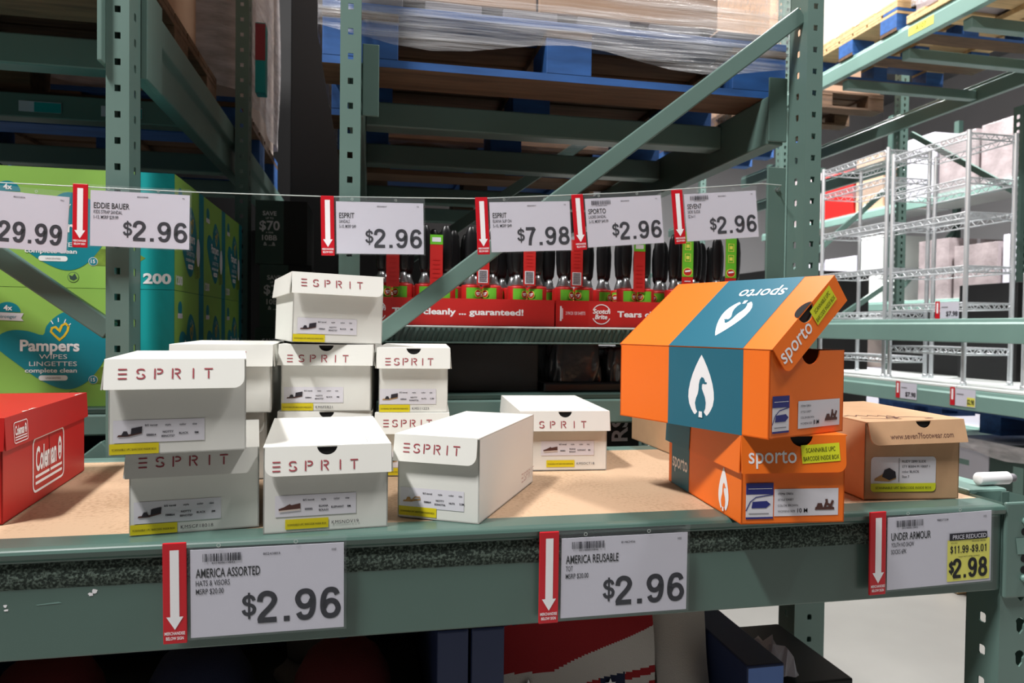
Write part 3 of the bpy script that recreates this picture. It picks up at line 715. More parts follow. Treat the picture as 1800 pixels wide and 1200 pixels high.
# ---------------------------------------------------------------- shoe boxes
def esprit(mb, F, x, y, hgt, m='esprit_red', z=.0005, k=1.0, w=.13):
    # stencil lettering made of separate strokes; returns the width
    W_ = hgt * w; g = .62 * hgt * k; cw = .78 * hgt
    def st(pts, dx): mb.stroke([(x + (dx + px * cw), y + py * hgt) for px, py in pts], W_, m, F, z)
    step = cw + g; d = 0
    for yy in (.065, .5, .935): st([(0, yy), (.95, yy)], d)
    d += step
    st([(.88, .80), (.80, .90), (.62, .935), (.38, .935), (.18, .88), (.08, .74), (.14, .61), (.32, .55)], d)
    st([(.62, .46), (.82, .40), (.92, .27), (.84, .13), (.62, .065), (.36, .065), (.16, .12), (.06, .22)], d)
    d += step
    st([(.08, 0), (.08, 1)], d); st([(.3, .935), (.66, .935), (.86, .85), (.9, .72), (.82, .6), (.62, .52), (.3, .52)], d)
    d += step
    st([(.08, 0), (.08, 1)], d); st([(.3, .935), (.66, .935), (.86, .85), (.9, .72), (.82, .6), (.62, .53), (.3, .53)], d); st([(.55, .44), (.92, 0)], d)
    d += step
    st([(.45, 0), (.45, 1)], d)
    d += step * .86
    st([(.02, .935), (1.0, .935)], d); st([(.51, .78), (.51, 0)], d)
    return d + cw
def sandal(mb, F, x, y, s, kind):
    z = .0005
    if kind == 'loafer':
        mb.poly([(x, y + .12 * s), (x + .25 * s, y + .2 * s), (x + .52 * s, y + .34 * s), (x + .58 * s, y + .28 * s), (x + 1.0 * s, y + .36 * s), (x + 1.0 * s, y + .1 * s), (x + .02 * s, y + .04 * s)], 'brown_shoe', F, z)
        mb.poly([(x, y + .04 * s), (x + 1.0 * s, y + .1 * s), (x + 1.0 * s, y + .03 * s), (x + .02 * s, y - .03 * s)], 'carton_pale', F, z + .0002)
        return
    sole = 'brown_shoe' if kind == 'dark' else 'tan'; st = 'dark_shoe' if kind in ('dark', 'tanblack') else 'tan'
    mb.poly([(x, y), (x + .5 * s, y + .02 * s), (x + 1.0 * s, y + .14 * s), (x + 1.0 * s, y + .22 * s), (x + .5 * s, y + .12 * s), (x + .05 * s, y + .09 * s)], sole, F, z)
    mb.poly([(x + .16 * s, y + .06 * s), (x + .26 * s, y + .26 * s), (x + .40 * s, y + .26 * s), (x + .48 * s, y + .06 * s)], st, F, z + .0002)
    if kind == 'nude':
        mb.stroke([(x + .5 * s, y + .1 * s), (x + .7 * s, y + .28 * s), (x + .98 * s, y + .3 * s)], .05 * s, 'tan', F, z + .0002)
    else:
        mb.poly([(x + .55 * s, y + .10 * s), (x + .58 * s, y + .38 * s), (x + 1.02 * s, y + .46 * s), (x + 1.0 * s, y + .2 * s)], st, F, z + .0002)
def flap_pts(x0, x1, top_, bot, rl, rr, notch=None):
    # outline of a flap hanging from its top edge, bottom corners rounded by rl and rr, optional half round finger notch in the top edge
    pts = []
    n = 6
    if rl > 0: pts += [(x0 + rl - rl * math.cos(a), bot + rl - rl * math.sin(a)) for a in [math.pi / 2 * i / n for i in range(n + 1)]]
    else: pts.append((x0, bot))
    if rr > 0: pts += [(x1 - rr + rr * math.sin(a), bot + rr - rr * math.cos(a)) for a in [math.pi / 2 * i / n for i in range(n + 1)]]
    else: pts.append((x1, bot))
    pts.append((x1, top_))
    if notch:
        c, r = notch; k = 12
        pts += [(c + r * math.cos(a), top_ - r * .92 * math.sin(a)) for a in [math.pi * i / k for i in range(k + 1)]]
    pts.append((x0, top_))
    return pts
CT = .0016
def shoe_box(label, cat_group, x, y, z, yaw, w, d, h_, lid_h=.036, hinge='R', notch=None, m='white_card', lid_m=None, body_fn=None, lid_fn=None, side_fn=None,
             open_deg=0, roll=0, flare=.006, lid_tilt=0, name='shoe_box', wear=None):
    t = thing(name, label, 'shoe box', (x, y, z), rad(yaw), cat_group, ry=rad(roll))
    lid_m = lid_m or m
    # body: five panels of card, the front one with a matching finger notch
    b = MB(); hw = w / 2
    nb = (notch[0], notch[1] + .002) if notch else None
    b.panel(flap_pts(-hw, hw, h_ - .0005, 0, 0, 0, nb), CT, m, front(0, 0, 0), 'inside')
    b.panel([(-hw, 0), (hw, 0), (hw, h_), (-hw, h_)], CT, m, frame((0, d, 0), (-1, 0, 0), (0, 0, 1)), 'inside')
    b.panel([(-d / 2, 0), (d / 2, 0), (d / 2, h_), (-d / 2, h_)], CT, m, leftside(-hw, d / 2, 0), 'inside')
    b.panel([(-d / 2, 0), (d / 2, 0), (d / 2, h_), (-d / 2, h_)], CT, m, rightside(hw, d / 2, 0), 'inside')
    b.panel([(-hw, 0), (hw, 0), (hw, d), (-hw, d)], CT, m, top(0, 0, CT), 'inside')
    if side_fn: side_fn(b, w, d, h_)
    bo = b.build('box_body', t)
    if body_fn: body_fn(bo, w, h_)
    # lid, built about its hinge edge
    L = MB(); o = .0035
    sgn = 1 if hinge != 'R' else -1
    xa = -hw if hinge == 'L' else -hw - o; xb = hw if hinge == 'R' else hw + o
    ox = xa if hinge != 'R' else xb          # hinge x
    def lx(v): return v - ox
    L.box(lx(xa), lx(xb), -o, d + o * .6, 0, CT, lid_m)
    r = .012
    ang = math.atan2(flare, lid_h)
    Ff = frame((0, -o, CT), (1, 0, 0), (0, math.sin(ang), math.cos(ang)))
    nt = (notch[0] - ox, notch[1]) if notch else None
    L.panel(flap_pts(lx(xa) + (.0 if hinge != 'L' else .002), lx(xb) - (0 if hinge != 'R' else .002), 0, -lid_h, r if hinge == 'L' else 0.001, r if hinge == 'R' else 0.001, nt), CT, lid_m, Ff)
    if nt: L.disc(nt[0], 0, nt[1] * .98, nt[1] * .9, 'hole_shade', frame((0, -o + .0016, CT), (1, 0, 0), (0, 0, 1)), 0, a0=180, a1=360)  # dark sheet behind the notch stands for the shade inside
    L.panel([(lx(-xb) if False else -lx(xb), -lid_h), (-lx(xa), -lid_h), (-lx(xa), 0), (-lx(xb), 0)], CT, lid_m, frame((0, d + o * .6, CT), (-1, 0, 0), (0, 0, 1)))
    for sd in ('L', 'R'):
        if hinge == sd: continue
        if sd == 'L': Fs = frame((lx(xa), d / 2, CT), (0, -1, 0), (math.sin(ang * .5), 0, math.cos(ang * .5)))
        else: Fs = frame((lx(xb), d / 2, CT), (0, 1, 0), (-math.sin(ang * .5), 0, math.cos(ang * .5)))
        L.panel([(-d / 2 - o, -lid_h), (d / 2 + o * .5, -lid_h), (d / 2 + o * .5, 0), (-d / 2 - o, 0)], CT, lid_m, Fs)
    if lid_fn: lid_fn(L, Ff, ox, w, d, lid_h, hinge, o)
    ob = L.build('lid', t)
    ob.location = (ox, 0, h_ + .0004)
    a = rad(open_deg)
    ob.rotation_euler = (rad(lid_tilt), -a if hinge != 'R' else a, 0)
    return t
def esprit_lid(hgt=.0125, x_off=.011, low=.012, tiny=True):
    def fn(L, Ff, ox, w, d, lid_h, hinge, o):
        k = (.62 * w - 5 * .78 * hgt) / (4.86 * .62 * hgt)
        esprit(L, Ff, -w / 2 - ox + x_off, -lid_h + low, hgt, k=k)
        if tiny:
            F = frame((w / 2 - ox - .016, .012, CT), (0, 1, 0), (-1, 0, 0))
            esprit(L, F, 0, 0, .010, 'grey_ink', k=.6, w=.05)
    return fn
def esprit_body(rows, kind, code=None, lx=.005, lz=.0145, lw=.098, lh=.0265, yx=.001, yz=.001, yw=.052):
    def fn(t, w, h_):
        F = front(-w / 2, 0, 0)
        mb = MB().rect(lx, lx + lw, lz, lz + lh, 'label', F, .0005)
        F2 = front(-w / 2, -.0005, 0)
        sandal(mb, F2, lx + .004, lz + .007, .026, kind)
        cols = (.040, .058, .074, .087)
        for c, s_ in zip(cols, ('B/S item#', 'style', 'color', 'size')): mb.text(s_, lx + c, lz + lh - .0075, .0024, 'ink', F2, 'c', bold=.01)
        mb.text(rows[0], lx + cols[0], lz + .0075, .0024, 'ink', F2, 'c', bold=.02); mb.text(rows[1], lx + cols[1], lz + .0105, .0024, 'ink', F2, 'c', bold=.02)
        mb.text(rows[2], lx + cols[1], lz + .0055, .0024, 'ink', F2, 'c', bold=.02); mb.text(rows[3], lx + cols[2] + .001, lz + .0085, .0023, 'ink', F2, 'c', bold=.02)
        mb.text(rows[4], lx + cols[3] + .002, lz + .0085, .0024, 'ink', F2, 'c', bold=.02)
        if code: mb.text(code, yx + yw + .004, yz + .004, .0042, 'ink', F2, 'l', space=1.15)
        mb.build('style_label', t, label='white printed style label')
        m2 = MB().rect(yx, yx + yw, yz, yz + .0125, 'yellow', F, .0006)
        m2.text('SCANNABLE UPC BARCODE INSIDE BOX', yx + yw / 2, yz + .0045, .0024, 'ink', F2, 'c', w=yw * .9); m2.build('yellow_sticker', t, label='yellow sticker strip')
    return fn
zs = h - .2590
GE = 'white shoe boxes with red lettering'
N_ = .0125
def eb(label, x, y, z, yaw, w, d, hh, hinge, notch, rows, kind, code=None, lid_kw={}, body_kw={}, **kw):
    return shoe_box(label, GE, x, y, z, yaw, w, d, hh, hinge=hinge, notch=(0, N_ * notch) if notch else None, lid_fn=esprit_lid(**dict(dict(low=.0055 if notch else .012), **lid_kw)), body_fn=esprit_body(rows, kind, code, **body_kw), **kw)
NB = ('E88864', 'NOTTY', '80NOTS7', 'BLACK', '8M'); NU = ('E88864', 'NOTTY', 'EONOT56', 'NUTS', '5.5M'); EL = ('EI0082', 'ELIANA', 'BOUL01', 'ELEPHANT', '8M')
LT = .0022
hB, hA, hI, hJ, hK, hH, hE, hG, hF, hS, hC, hD = .101, .114, .106, .111, .106, .110, .1115, .107, .110, .111, .110, .114
eb('white shoe box at the bottom of the front left pair, shaded by the upper one', -.209, .940, zs, 8.3, .148, .27, hB, 'R', 0, NB, 'dark', 'KMSCF18018', lid_h=.032)
eb('white shoe box on top of the front left pair, jutting out over the lower one', -.222, .913, zs + hB + LT, 9.4, .150, .275, hA - .003, 'R', 0, NB, 'dark', lid_h=.036, flare=.009)
eb('white shoe box with finger hole and brown loafer label at the front middle', -.050, .920, zs, 4.4, .152, .278, hI, 'L', 1.0, EL, 'loafer', 'KMSNOV19', body_kw=dict(lx=.014, lz=.020, yx=.026, yz=.004, yw=.052))
eb('white narrow shoe box turned to show its long right side', .092, .945, zs, -28.0, .117, .273, hJ, 'R', 0, NU, 'nude', None, dict(tiny=False), dict(lx=.004, lw=.092, yx=.002, yz=.003, yw=.055),
   side_fn=lambda b, w, d, h_: esprit(b, frame((w / 2, d - .07, .012), (0, 1, 0), (0, 0, 1)), 0, 0, .014, 'esprit_red', k=.3, w=.05))
eb('white shoe box with loafer label lying alone toward the back of the board', .350, 1.243, zs, -4.0, .158, .29, hK, None, 1.0, EL, 'loafer', 'KMSOCT18', body_kw=dict(lx=.036, lz=.027, yx=.046, yz=.006, yw=.052))
eb('white shoe box at the bottom of the tall middle stack, mostly hidden', -.069, 1.250, zs, -2.0, .154, .262, hH, 'R', 1.0, NB, 'dark')
eb('white shoe box in the middle of the tall middle stack, with finger hole', -.070, 1.246, zs + hH + LT, -4.0, .149, .262, hE, None, 1.0, NB, 'dark', 'KMSFEB21')
eb('white narrow shoe box at the bottom of the right stack, lettering half hidden', .075, 1.235, zs, -5.0, .120, .285, hG, None, 0, NU, 'tanblack')
eb('white narrow shoe box on top of the right stack with tan and black sandal label', 0.0765, 1.236, zs + hG + LT, -4.6, .118, .285, hF, None, 1.0, NU, 'tanblack', 'KMS11223', body_kw=dict(lx=.002, lw=.096))
eb('white shoe box at the bottom of the rear left pair, behind the front pair', -.243, 1.245, zs, 1.5, .150, .27, hS, 'R', 0, NB, 'dark')
eb('white shoe box on top of the rear left pair, only its right end showing', -.233, 1.225, zs + hS + LT, 3.0, .150, .285, hC, None, 0, NB, 'dark')
eb('white shoe box topmost of the tall middle stack, its lid slightly askew', -.051, 1.236, zs + hH + hE + 2 * LT + .0022, 13.0, .150, .25, hD, 'R', 0, NB, 'dark', None, {}, dict(lx=.008, yx=.001), flare=.008, lid_h=.036, roll=1.4)

# orange boxes -----------------------------------------------------------------
def drop(mb, F, cx, cy, s, band, z=.0005):
    # white leaf drop with a goose cut out, s = total height
    prof = [(0, 1.0), (.05, .93), (.115, .82), (.18, .69), (.232, .55), (.262, .42), (.268, .31), (.245, .2), (.195, .11), (.145, .05), (.12, .035), (.03, .12)]
    pts = [(cx + a * s, cy + b * s) for a, b in prof] + [(cx - a * s, cy + b * s) for a, b in reversed(prof[1:])]
    mb.poly(pts, 'white', F, z)
    g = [(-.055, .06), (-.10, .13), (-.12, .22), (-.10, .30), (-.065, .37), (-.05, .44), (-.045, .52), (-.025, .60), (.01, .645), (.05, .635), (.075, .60), (.085, .57), (.12, .565), (.115, .54), (.07, .535), (.04, .545), (.02, .52), (.02, .46), (.05, .40), (.085, .33), (.105, .24), (.095, .15), (.06, .08), (.05, -.01), (-.05, -.01)]
    mb.poly([(cx + a * s, cy + b * s) for a, b in g], band, F, z + .0003)
    mb.poly([(cx - .032 * s, cy + .095 * s), (cx + .032 * s, cy + .095 * s), (cx + .038 * s, cy), (cx - .038 * s, cy)], 'white', F, z + .0006)
def sporto(mb, F, x, y, hh, align='l', w=None, slant=0, z=.0007):
    mb.text('sporto', x, y, hh * 1.34, 'white', F, align, w, bold=.012, z=z, slant=slant)
    return mb
def sporto_body(size):
    def fn(t, w, h_):
        F = front(-w / 2, 0, 0); F2 = front(-w / 2, -.0006, 0)
        a, b_ = .006, .0445 if size == '10 M' else .040
        mb = MB().rect(a, b_, .007, .055, 'label', F, .0005)
        mb.rect(a, b_, .040, .055, 'navy_ink', F2, .0002); mb.rect(a, b_, .007, .0095, 'navy_ink', F2, .0002); mb.rect(a + .003, b_ - .002, .0472, .0478, 'white', F2, .0005)
        mb.stroke([(a, .018), (a + .006, .030), (a + .014, .036), (b_, .0395)], .0012, 'navy_ink', F2, .0003)
        c = (a + b_) / 2 + .002
        mb.poly([(c - .0135, .0215), (c - .012, .030), (c + .008, .031), (c + .0135, .0265), (c + .007, .0215)], 'navy_ink', F2, .0003)
        mb.rect(a + .004, b_ - .006, .0135, .0145, 'grey_ink', F2, .0003)
        mb.build('insole_sticker', t, label='blue and white insole sticker')
        mb = MB().rect(w - .101, w - .009, .010, .0465, 'label', F, .0005)
        X = w - .096
        for k, s_ in enumerate(('ITEM# G8836', 'STYLE CASEY', 'COLOR BROWN', 'WOMENS SIZE')): mb.text(s_, X, .0385 - k * .0078, .0027, 'ink', F2)
        mb.text(size, X + .028, .0145, .0056, 'black_ink', F2, bold=.01)
        sx = w - .043
        mb.poly([(sx, .0175), (sx + .028, .0175), (sx + .028, .0205), (sx + .024, .022), (sx + .012, .0205), (sx + .001, .0215)], 'brown_shoe', F2, .0004)
        mb.poly([(sx + .002, .021), (sx + .004, .0265), (sx + .010, .0265), (sx + .012, .0205)], 'brown_shoe', F2, .0005)
        mb.stroke([(sx + .014, .020), (sx + .017, .028), (sx + .0165, .032)], .0035, 'brown_shoe', F2, .0005); mb.stroke([(sx + .016, .026), (sx + .023, .023), (sx + .026, .030)], .0035, 'brown_shoe', F2, .0006)
        mb.build('size_label', t, label='white size label with sandal picture')
    return fn
def sporto_lid(L, Ff, ox, w, d, lid_h, hinge, o):
    x0 = -w / 2 - ox
    L.text('sporto', x0 + .006, -lid_h + .0135, .0175 * 1.2, 'white', Ff, 'l', w=w * .46, bold=.008)
    F3 = frame(Ff @ Vector((x0 + .735 * w, -lid_h + .026, 0)), Ff.to_3x3() @ Vector((math.cos(.06), math.sin(.06), 0)), Ff.to_3x3() @ Vector((-math.sin(.06), math.cos(.06), 0)))
    L.rect(-.0275, .0275, -.0122, .0122, 'lime', F3, .0006)
    L.text('SCANNABLE UPC', 0, .002, .0058, 'black_ink', F3, 'c', w=.042, z=.001); L.text('BARCODE INSIDE BOX', 0, -.009, .0058, 'black_ink', F3, 'c', w=.051, z=.001)
def sporto_side_lower(b, w, d, h_):
    F = leftside(-w / 2, 0, 0)      # local x runs toward the front: -d .. 0
    b.rect(-.95 * d, -.67 * d, 0.0, h_ - .001, 'teal', F, .0004)
    sporto(b, F, -.93 * d, .030, .018, 'l', w=.24 * d, z=.0009)
    drop(b, F, -.20 * d, .004, .062, 'orange', .0006)
def sporto_lid_lower(L, Ff, ox, w, d, lid_h, hinge, o):
    sporto_lid(L, Ff, ox, w, d, lid_h, hinge, o)
    xa = -w / 2 - o - ox
    Fs = frame((xa, 0, CT), (0, -1, 0), (math.sin(.04), 0, math.cos(.04)))
    L.rect(-1.005 * d, -.62 * d, -lid_h, 0, 'teal', Fs, .0012)
    L.rect(xa, w / 2 - ox, .62 * d, 1.0 * d, 'teal', top(0, 0, CT), .0004)
hM = .117
GO = 'orange and teal shoe boxes'
shoe_box('orange shoe box with closed lid underneath the open one, overhanging the shelf beam', GO, .561, .857, zs, -3.8, .147, .274, hM, lid_h=.050, hinge='R', notch=(.008, .0165), m='orange', lid_m='orange', body_fn=sporto_body('10 M'), lid_fn=sporto_lid_lower, side_fn=sporto_side_lower, flare=.004)
def sporto_side_upper(b, w, d, h_):
    F = leftside(-w / 2, 0, 0)
    b.rect(-.625 * d, -.147 * d, 0.0, h_, 'teal', F, .0004)
    drop(b, F, -.40 * d, .016, .088, 'teal', .0007)
def sporto_lid_upper(L, Ff, ox, w, d, lid_h, hinge, o):
    sporto_lid(L, Ff, ox, w, d, lid_h, hinge, o)
    F = top(0, 0, CT)
    L.rect(0, w + o, .147 * d, .625 * d, 'teal', F, .0004)
    F2 = frame((0, 0, CT), (0, 1, 0), (-1, 0, 0))       # reads from the far side
    L.text('sporto', .185 * d, -.136, .019 * 1.25, 'white', F2, 'l', w=.28 * d, bold=.008, z=.0008)
    drop(L, F2, .375 * d, -.108, .083, 'teal', .0007)
    # dark half disc painted as finger hole shade at the lid's front fold
    L.disc(.004 - ox, -o, .018, .012, 'hole_shade', F, .0006, a0=0, a1=180)
shoe_box('orange shoe box lying crosswise on top with its lid flipped half open', GO, .575, .850, zs + hM + LT, 21.3, .160, .283, .1135, lid_h=.043, hinge='L', m='orange', body_fn=sporto_body('8 M'), lid_fn=sporto_lid_upper, side_fn=sporto_side_upper, open_deg=38, flare=.003, notch=(.004, .018))

# brown boxes -------------------------------------------------------------------
def seven_body(t, w, h_):
    F = front(-w / 2, 0, 0); F2 = front(-w / 2, -.0006, 0)
    x0, x1, y0, y1, r = .010, .117, .012, .066, .006
    def rr_(x0, x1, y0, y1, r, which):
        pts = []
        for (cx, cy, a0, on) in ((x1 - r, y1 - r, 0, 't' in which), (x0 + r, y1 - r, 90, 't' in which), (x0 + r, y0 + r, 180, 'b' in which), (x1 - r, y0 + r, 270, 'b' in which)):
            if on: pts += [(cx + r * math.cos(rad(a0 + 15 * i)), cy + r * math.sin(rad(a0 + 15 * i))) for i in range(7)]
            else: pts.append((cx + r * (1 if a0 in (0, 270) else -1), cy + r * (1 if a0 in (0, 90) else -1)))
        return pts
    mb = MB().poly(rr_(x0, x1, y0, y1, r, 'tb'), 'label', F, .0005); mb.poly(rr_(x0, x1, y0, y0 + .013, r, 'b'), 'lime', F2, .0003)
    mb.text('SCANNABLE UPC BARCODE INSIDE BOX', (x0 + x1) / 2, y0 + .0045, .0035, 'ink', F2, 'c', w=.092, z=.001)
    mb.rect(.0555, .0562, y0 + .015, y1 - .002, 'ink', F2, .0004)
    mb.poly([(x0 + .006, .032), (x0 + .018, .0385), (x0 + .024, .044), (x0 + .034, .044), (x0 + .041, .036), (x0 + .041, .032), (x0 + .03, .028), (x0 + .006, .029)], 'tan', F2, .0004)
    mb.poly([(x0 + .018, .0355), (x0 + .022, .046), (x0 + .030, .049), (x0 + .040, .043), (x0 + .041, .034), (x0 + .030, .030)], 'dark_shoe', F2, .0006)
    for k, s_ in enumerate(('RUDY 2890 SLIDE', 'STY 80004 M 10007 1', 'color BLACK', 'Size 7')): mb.text(s_, .061, .057 - k * .0078, .0036, 'ink', F2)
    mb.build('style_label', t, label='white and lime style label with slide picture')
def seven_lid(L, Ff, ox, w, d, lid_h, hinge, o):
    L.text('www.seven7footwear.com', .006 + (-w / 2 - ox) + .028, -lid_h + .0085, .0085, 'kraft_dark', Ff, 'l', w=w * .66)
    F = top(-ox - .012, -.052, CT)
    sc = [(-.062, .118), (-.05, .125), (-.045, .112), (-.036, .124), (-.028, .108), (-.02, .119), (-.012, .104), (-.006, .114), (.0, .10), (.006, .108), (.01, .096), (.004, .085), (-.012, .082), (-.004, .093), (.012, .088), (.03, .088), (.048, .078), (.054, .066), (.04, .064)]
    L.stroke(sc, .0026, 'kraft_dark', F, .0005); L.stroke([(-.05, .09), (-.02, .075), (.004, .068), (.0, .078), (.012, .086)], .0026, 'kraft_dark', F, .0006)
GK = 'brown kraft shoe boxes'
shoe_box('brown kraft shoe box right of the orange pair, with scrawled lid and finger hole', GK, .826, .952, zs, -5.5, .156, .256, .118, lid_h=.036, hinge='L', notch=(.014, .0125), m='kraft', body_fn=seven_body, lid_fn=seven_lid, flare=.010, open_deg=1.8)
shoe_box('brown kraft shoe box behind the orange pair, mostly hidden', GK, .693, 1.315, zs, 1.5, .152, .27, .104, lid_h=.034, hinge=None, m='kraft')

# red box -----------------------------------------------------------------------
def coleman(mb, F, x, y, s, z=.0006):
    w_ = s * 1.75
    def rrect(x0, x1, y0, y1, r):
        pts = []
        for (cx, cy, a0) in ((x1 - r, y1 - r, 0), (x0 + r, y1 - r, 90), (x0 + r, y0 + r, 180), (x1 - r, y0 + r, 270)):
            pts += [(cx + r * math.cos(rad(a0 + 22.5 * i)), cy + r * math.sin(rad(a0 + 22.5 * i))) for i in range(5)]
        return pts
    mb.stroke(rrect(x, x + w_, y, y + s, s * .14), s * .045, 'white', F, z, closed=True)
    mb.text('Coleman', x + .08 * w_, y + .38 * s, s * .44, 'white', F, 'l', w=w_ * .66, bold=.03, z=z)
    mb.stroke([(x + .07 * w_, y + .27 * s), (x + .93 * w_, y + .27 * s)], s * .055, 'white', F, z); mb.stroke([(x + .07 * w_, y + .15 * s), (x + .93 * w_, y + .15 * s)], s * .055, 'white', F, z)
    lx, ly = x + .86 * w_, y + .60 * s
    mb.stroke([(lx + .05 * w_ * math.cos(rad(30 * i)), ly + .22 * s * math.sin(rad(30 * i))) for i in range(12)], s * .05, 'white', F, z, closed=True)
    mb.rect(lx - .025 * w_, lx + .025 * w_, ly - .1 * s, ly + .05 * s, 'white', F, z); mb.stroke([(lx - .03 * w_, ly + .1 * s), (lx, ly + .18 * s), (lx + .03 * w_, ly + .1 * s)], s * .04, 'white', F, z)
t_w, t_d, t_h = .24, .350, .134
cy_, sy_ = math.cos(rad(4.9)), math.sin(rad(4.9))
def cole_side(b, w, d, h_):
    F = rightside(w / 2, 0, 0)
    coleman(b, F, .105, .016, .076)
    mb = b; mb.rect(.172, .1745, .030, .090, 'red_card', F, .0013)
def cole_lid(L, Ff, ox, w, d, lid_h, hinge, o):
    F = frame((w / 2 + o - ox, 0, CT), (0, 1, 0), (-.05, 0, 1))
    coleman(L, F, .022, -.037, .027, .0010)
    L.rect(w - .035, w - .012, -.028, -.014, 'yellow', Ff, .0006)
    Ft = top(0, 0, CT)
    for (y0, y1) in ((.06, .115), (.29, .33)):
        pts = [(w / 2 + o - ox - .0006, y0)] + [(w / 2 + o - ox - random.uniform(.001, .005), y0 + (y1 - y0) * i / 9) for i in range(1, 9)] + [(w / 2 + o - ox - .0006, y1)]
        L.poly(pts, 'carton_pale', Ft, .0006)
cx_, cyy = -.455 - cy_ * t_w / 2, 1.010 - sy_ * t_w / 2
shoe_box('red shoe box with white framed lantern logo at the left end of the shelf', None, cx_, cyy, zs, 4.9, t_w, t_d, t_h, lid_h=.042, hinge=None, m='red_card', side_fn=cole_side, lid_fn=cole_lid, flare=.004)

# ---------------------------------------------------------------- price signs
def barcode(mb, F, x, y, w, hh, seed=1):
    r = random.Random(seed); X = x
    while X < x + w:
        a = r.choice((.0005, .0005, .0009, .0014)); mb.rect(X, min(X + a, x + w), y, y + hh, 'ink', F, .0009); X += a + r.choice((.0005, .0008, .0013))
def price_sign(label, x, y, z, lines, price, bar=None, num=None, corner='102', roll=0, yaw=0, lean=0, yellow=None, tab=True, group='price signs on the shelf', wide=False, tabdx=0.0):
    # origin at the top left of the red tab; local x right, z up
    t = thing('price_sign', label, 'price sign', (x, y, z), rad(yaw), group, rx=rad(lean), ry=rad(roll))
    F = front(0, -.0016, 0)
    pw, ph = .1765, .1055
    px, py = .030, -.0095
    # clear plastic sleeve
    mb = MB(); mb.box(.0265, px + pw + .003, -.0004, .0002, py - ph - .003, .001, 'clear'); mb.box(.0265, px + pw + .003, -.0028, -.0024, py - ph - .002, .001, 'clear')
    mb.stroke([(.0265, .0002), (px + pw + .003, .0002)], .0022, 'clear', F, .0016)
    for xx in (.062, .150): mb.stroke([(xx + .0022 * math.cos(rad(45 * i)), -.0045 + .0022 * math.sin(rad(45 * i))) for i in range(8)], .0007, 'cord', F, .0018, closed=True)
    mb.build('clear_sleeve', t, label='clear plastic sleeve')
    # red arrow tab
    mb = MB().box(0, .026, -.004, -.0006, -.1195, .0008, 'sign_red')
    Ft = front(0, -.004, 0)
    mb.poly([(.0082, -.0075), (.0182, -.0075), (.0182, -.087), (.0226, -.087), (.0132, -.1025), (.0038, -.087), (.0082, -.087)], 'white', Ft, .0004)
    mb.text('MERCHANDISE', .013, -.1085, .0037, 'white', Ft, 'c', w=.0225, bold=.02); mb.text('BELOW SIGN', .013, -.1145, .0037, 'white', Ft, 'c', w=.0195, bold=.02)
    mb.build('arrow_tab', t, bevel=.0008, label='red tab with white down arrow')
    # paper
    mb = MB().box(px, px + pw, -.0016, -.0008, py - ph, py, 'paper')
    if bar: barcode(mb, F, px + .014, py - .0145, .044, .0095, bar); mb.text('011400015842', px + .024, py - .0175, .0022, 'ink', F, 'l', w=.026)
    if num: mb.text(num, px + .082, py - .010, .0029, 'ink', F, 'l', w=.0195)
    mb.text(corner, px + pw - .009, py - .009, .0029, 'ink', F, 'r')
    mb.text(lines[0], px + .006, py - .0335, .0108, 'black_ink', F, 'l', w=lines[1], bold=.012)
    for k, (s_, ww) in enumerate(lines[2:]): mb.text(s_, px + .006, py - .0435 - k * .0100, .0066, 'ink', F, 'l', w=ww, bold=.004)
    if yellow is None:
        d0, rest, wd = price
        left = digits(mb, F, px + pw - .0045 - (.006 if len(rest) > 4 else 0), py - ph + .0125, .0385, rest, 'ink', kx=.84 if len(rest) > 4 else 1.0)
        digits(mb, F, left + .002, py - ph + .0205, .0285, '$', 'ink', wt=.15)
    else:
        yx = px + pw - .073
        mb.rect(yx - .003, px + pw - .003, py - ph + .004, py - .040, 'yellow_soft', F, .0006)
        mb.rect(yx, px + pw - .008, py - .0405, py - .030, 'ink', F, .0010)
        mb.text('PRICE REDUCED', yx + .034, py - .0385, .0062, 'paper', F, 'c', w=.058, bold=.01, z=.0016)
        mb.text('YOU PAY', yx + .002, py - .0455, .0020, 'ink', F, 'l', z=.001); mb.text('MANAGER SPECIAL', px + pw - .010, py - .0445, .0020, 'ink', F, 'r', z=.001)
        digits(mb, F, yx + .0325, py - .0600, .0115, '$11.99', 'black_ink', z=.001, wt=.13, kx=.66); digits(mb, F, px + pw - .008, py - .0600, .0115, '-$9.01', 'black_ink', z=.001, wt=.13, kx=.70)
        mb.text('YOUR PRICE AFTER SAVINGS', yx + .034, py - .0665, .0020, 'ink', F, 'c', z=.001)
        digits(mb, F, px + pw - .008, py - ph + .0085, .0290, '2.98', 'black_ink', z=.001, kx=.80); digits(mb, F, yx + .008, py - ph + .0155, .0185, '$', 'black_ink', z=.001, kx=.75)
    mb.build('price_card', t, label='white price card')
    return t
P296 = ('$', '2.96', .101)
yfr = .8925
price_sign('price sign AMERICA ASSORTED hats and visors $2.96, on the front beam', -.2345, yfr, h - .2585, ('AMERICA ASSORTED', .0725, ('HATS & VISORS', .038), ('MSRP $20.00', .031)), P296, 3, '80243803', lean=1.5, roll=-.3, group='price signs on the front beam')
price_sign('price sign AMERICA REUSABLE tote $2.96, on the front beam', .2190, yfr, h - .2660, ('AMERICA REUSABLE', .0725, ('TOT', .0095), ('MSRP $20.00', .031)), P296, 5, '81462456', lean=1.0, roll=-.2, group='price signs on the front beam')
price_sign('price sign UNDER ARMOUR youth socks with yellow price reduced block', .7045, yfr, h - .2595, ('UNDER ARMOUR', .066, ('YOUTH NO SHOW', .038), ('SOCKS 6PK', .0255)), P296, 8, '98837338', lean=.8, roll=-1.3, yellow=True, group='price signs on the front beam')
ys = 1.4935
GS = 'price signs hanging on the cord'
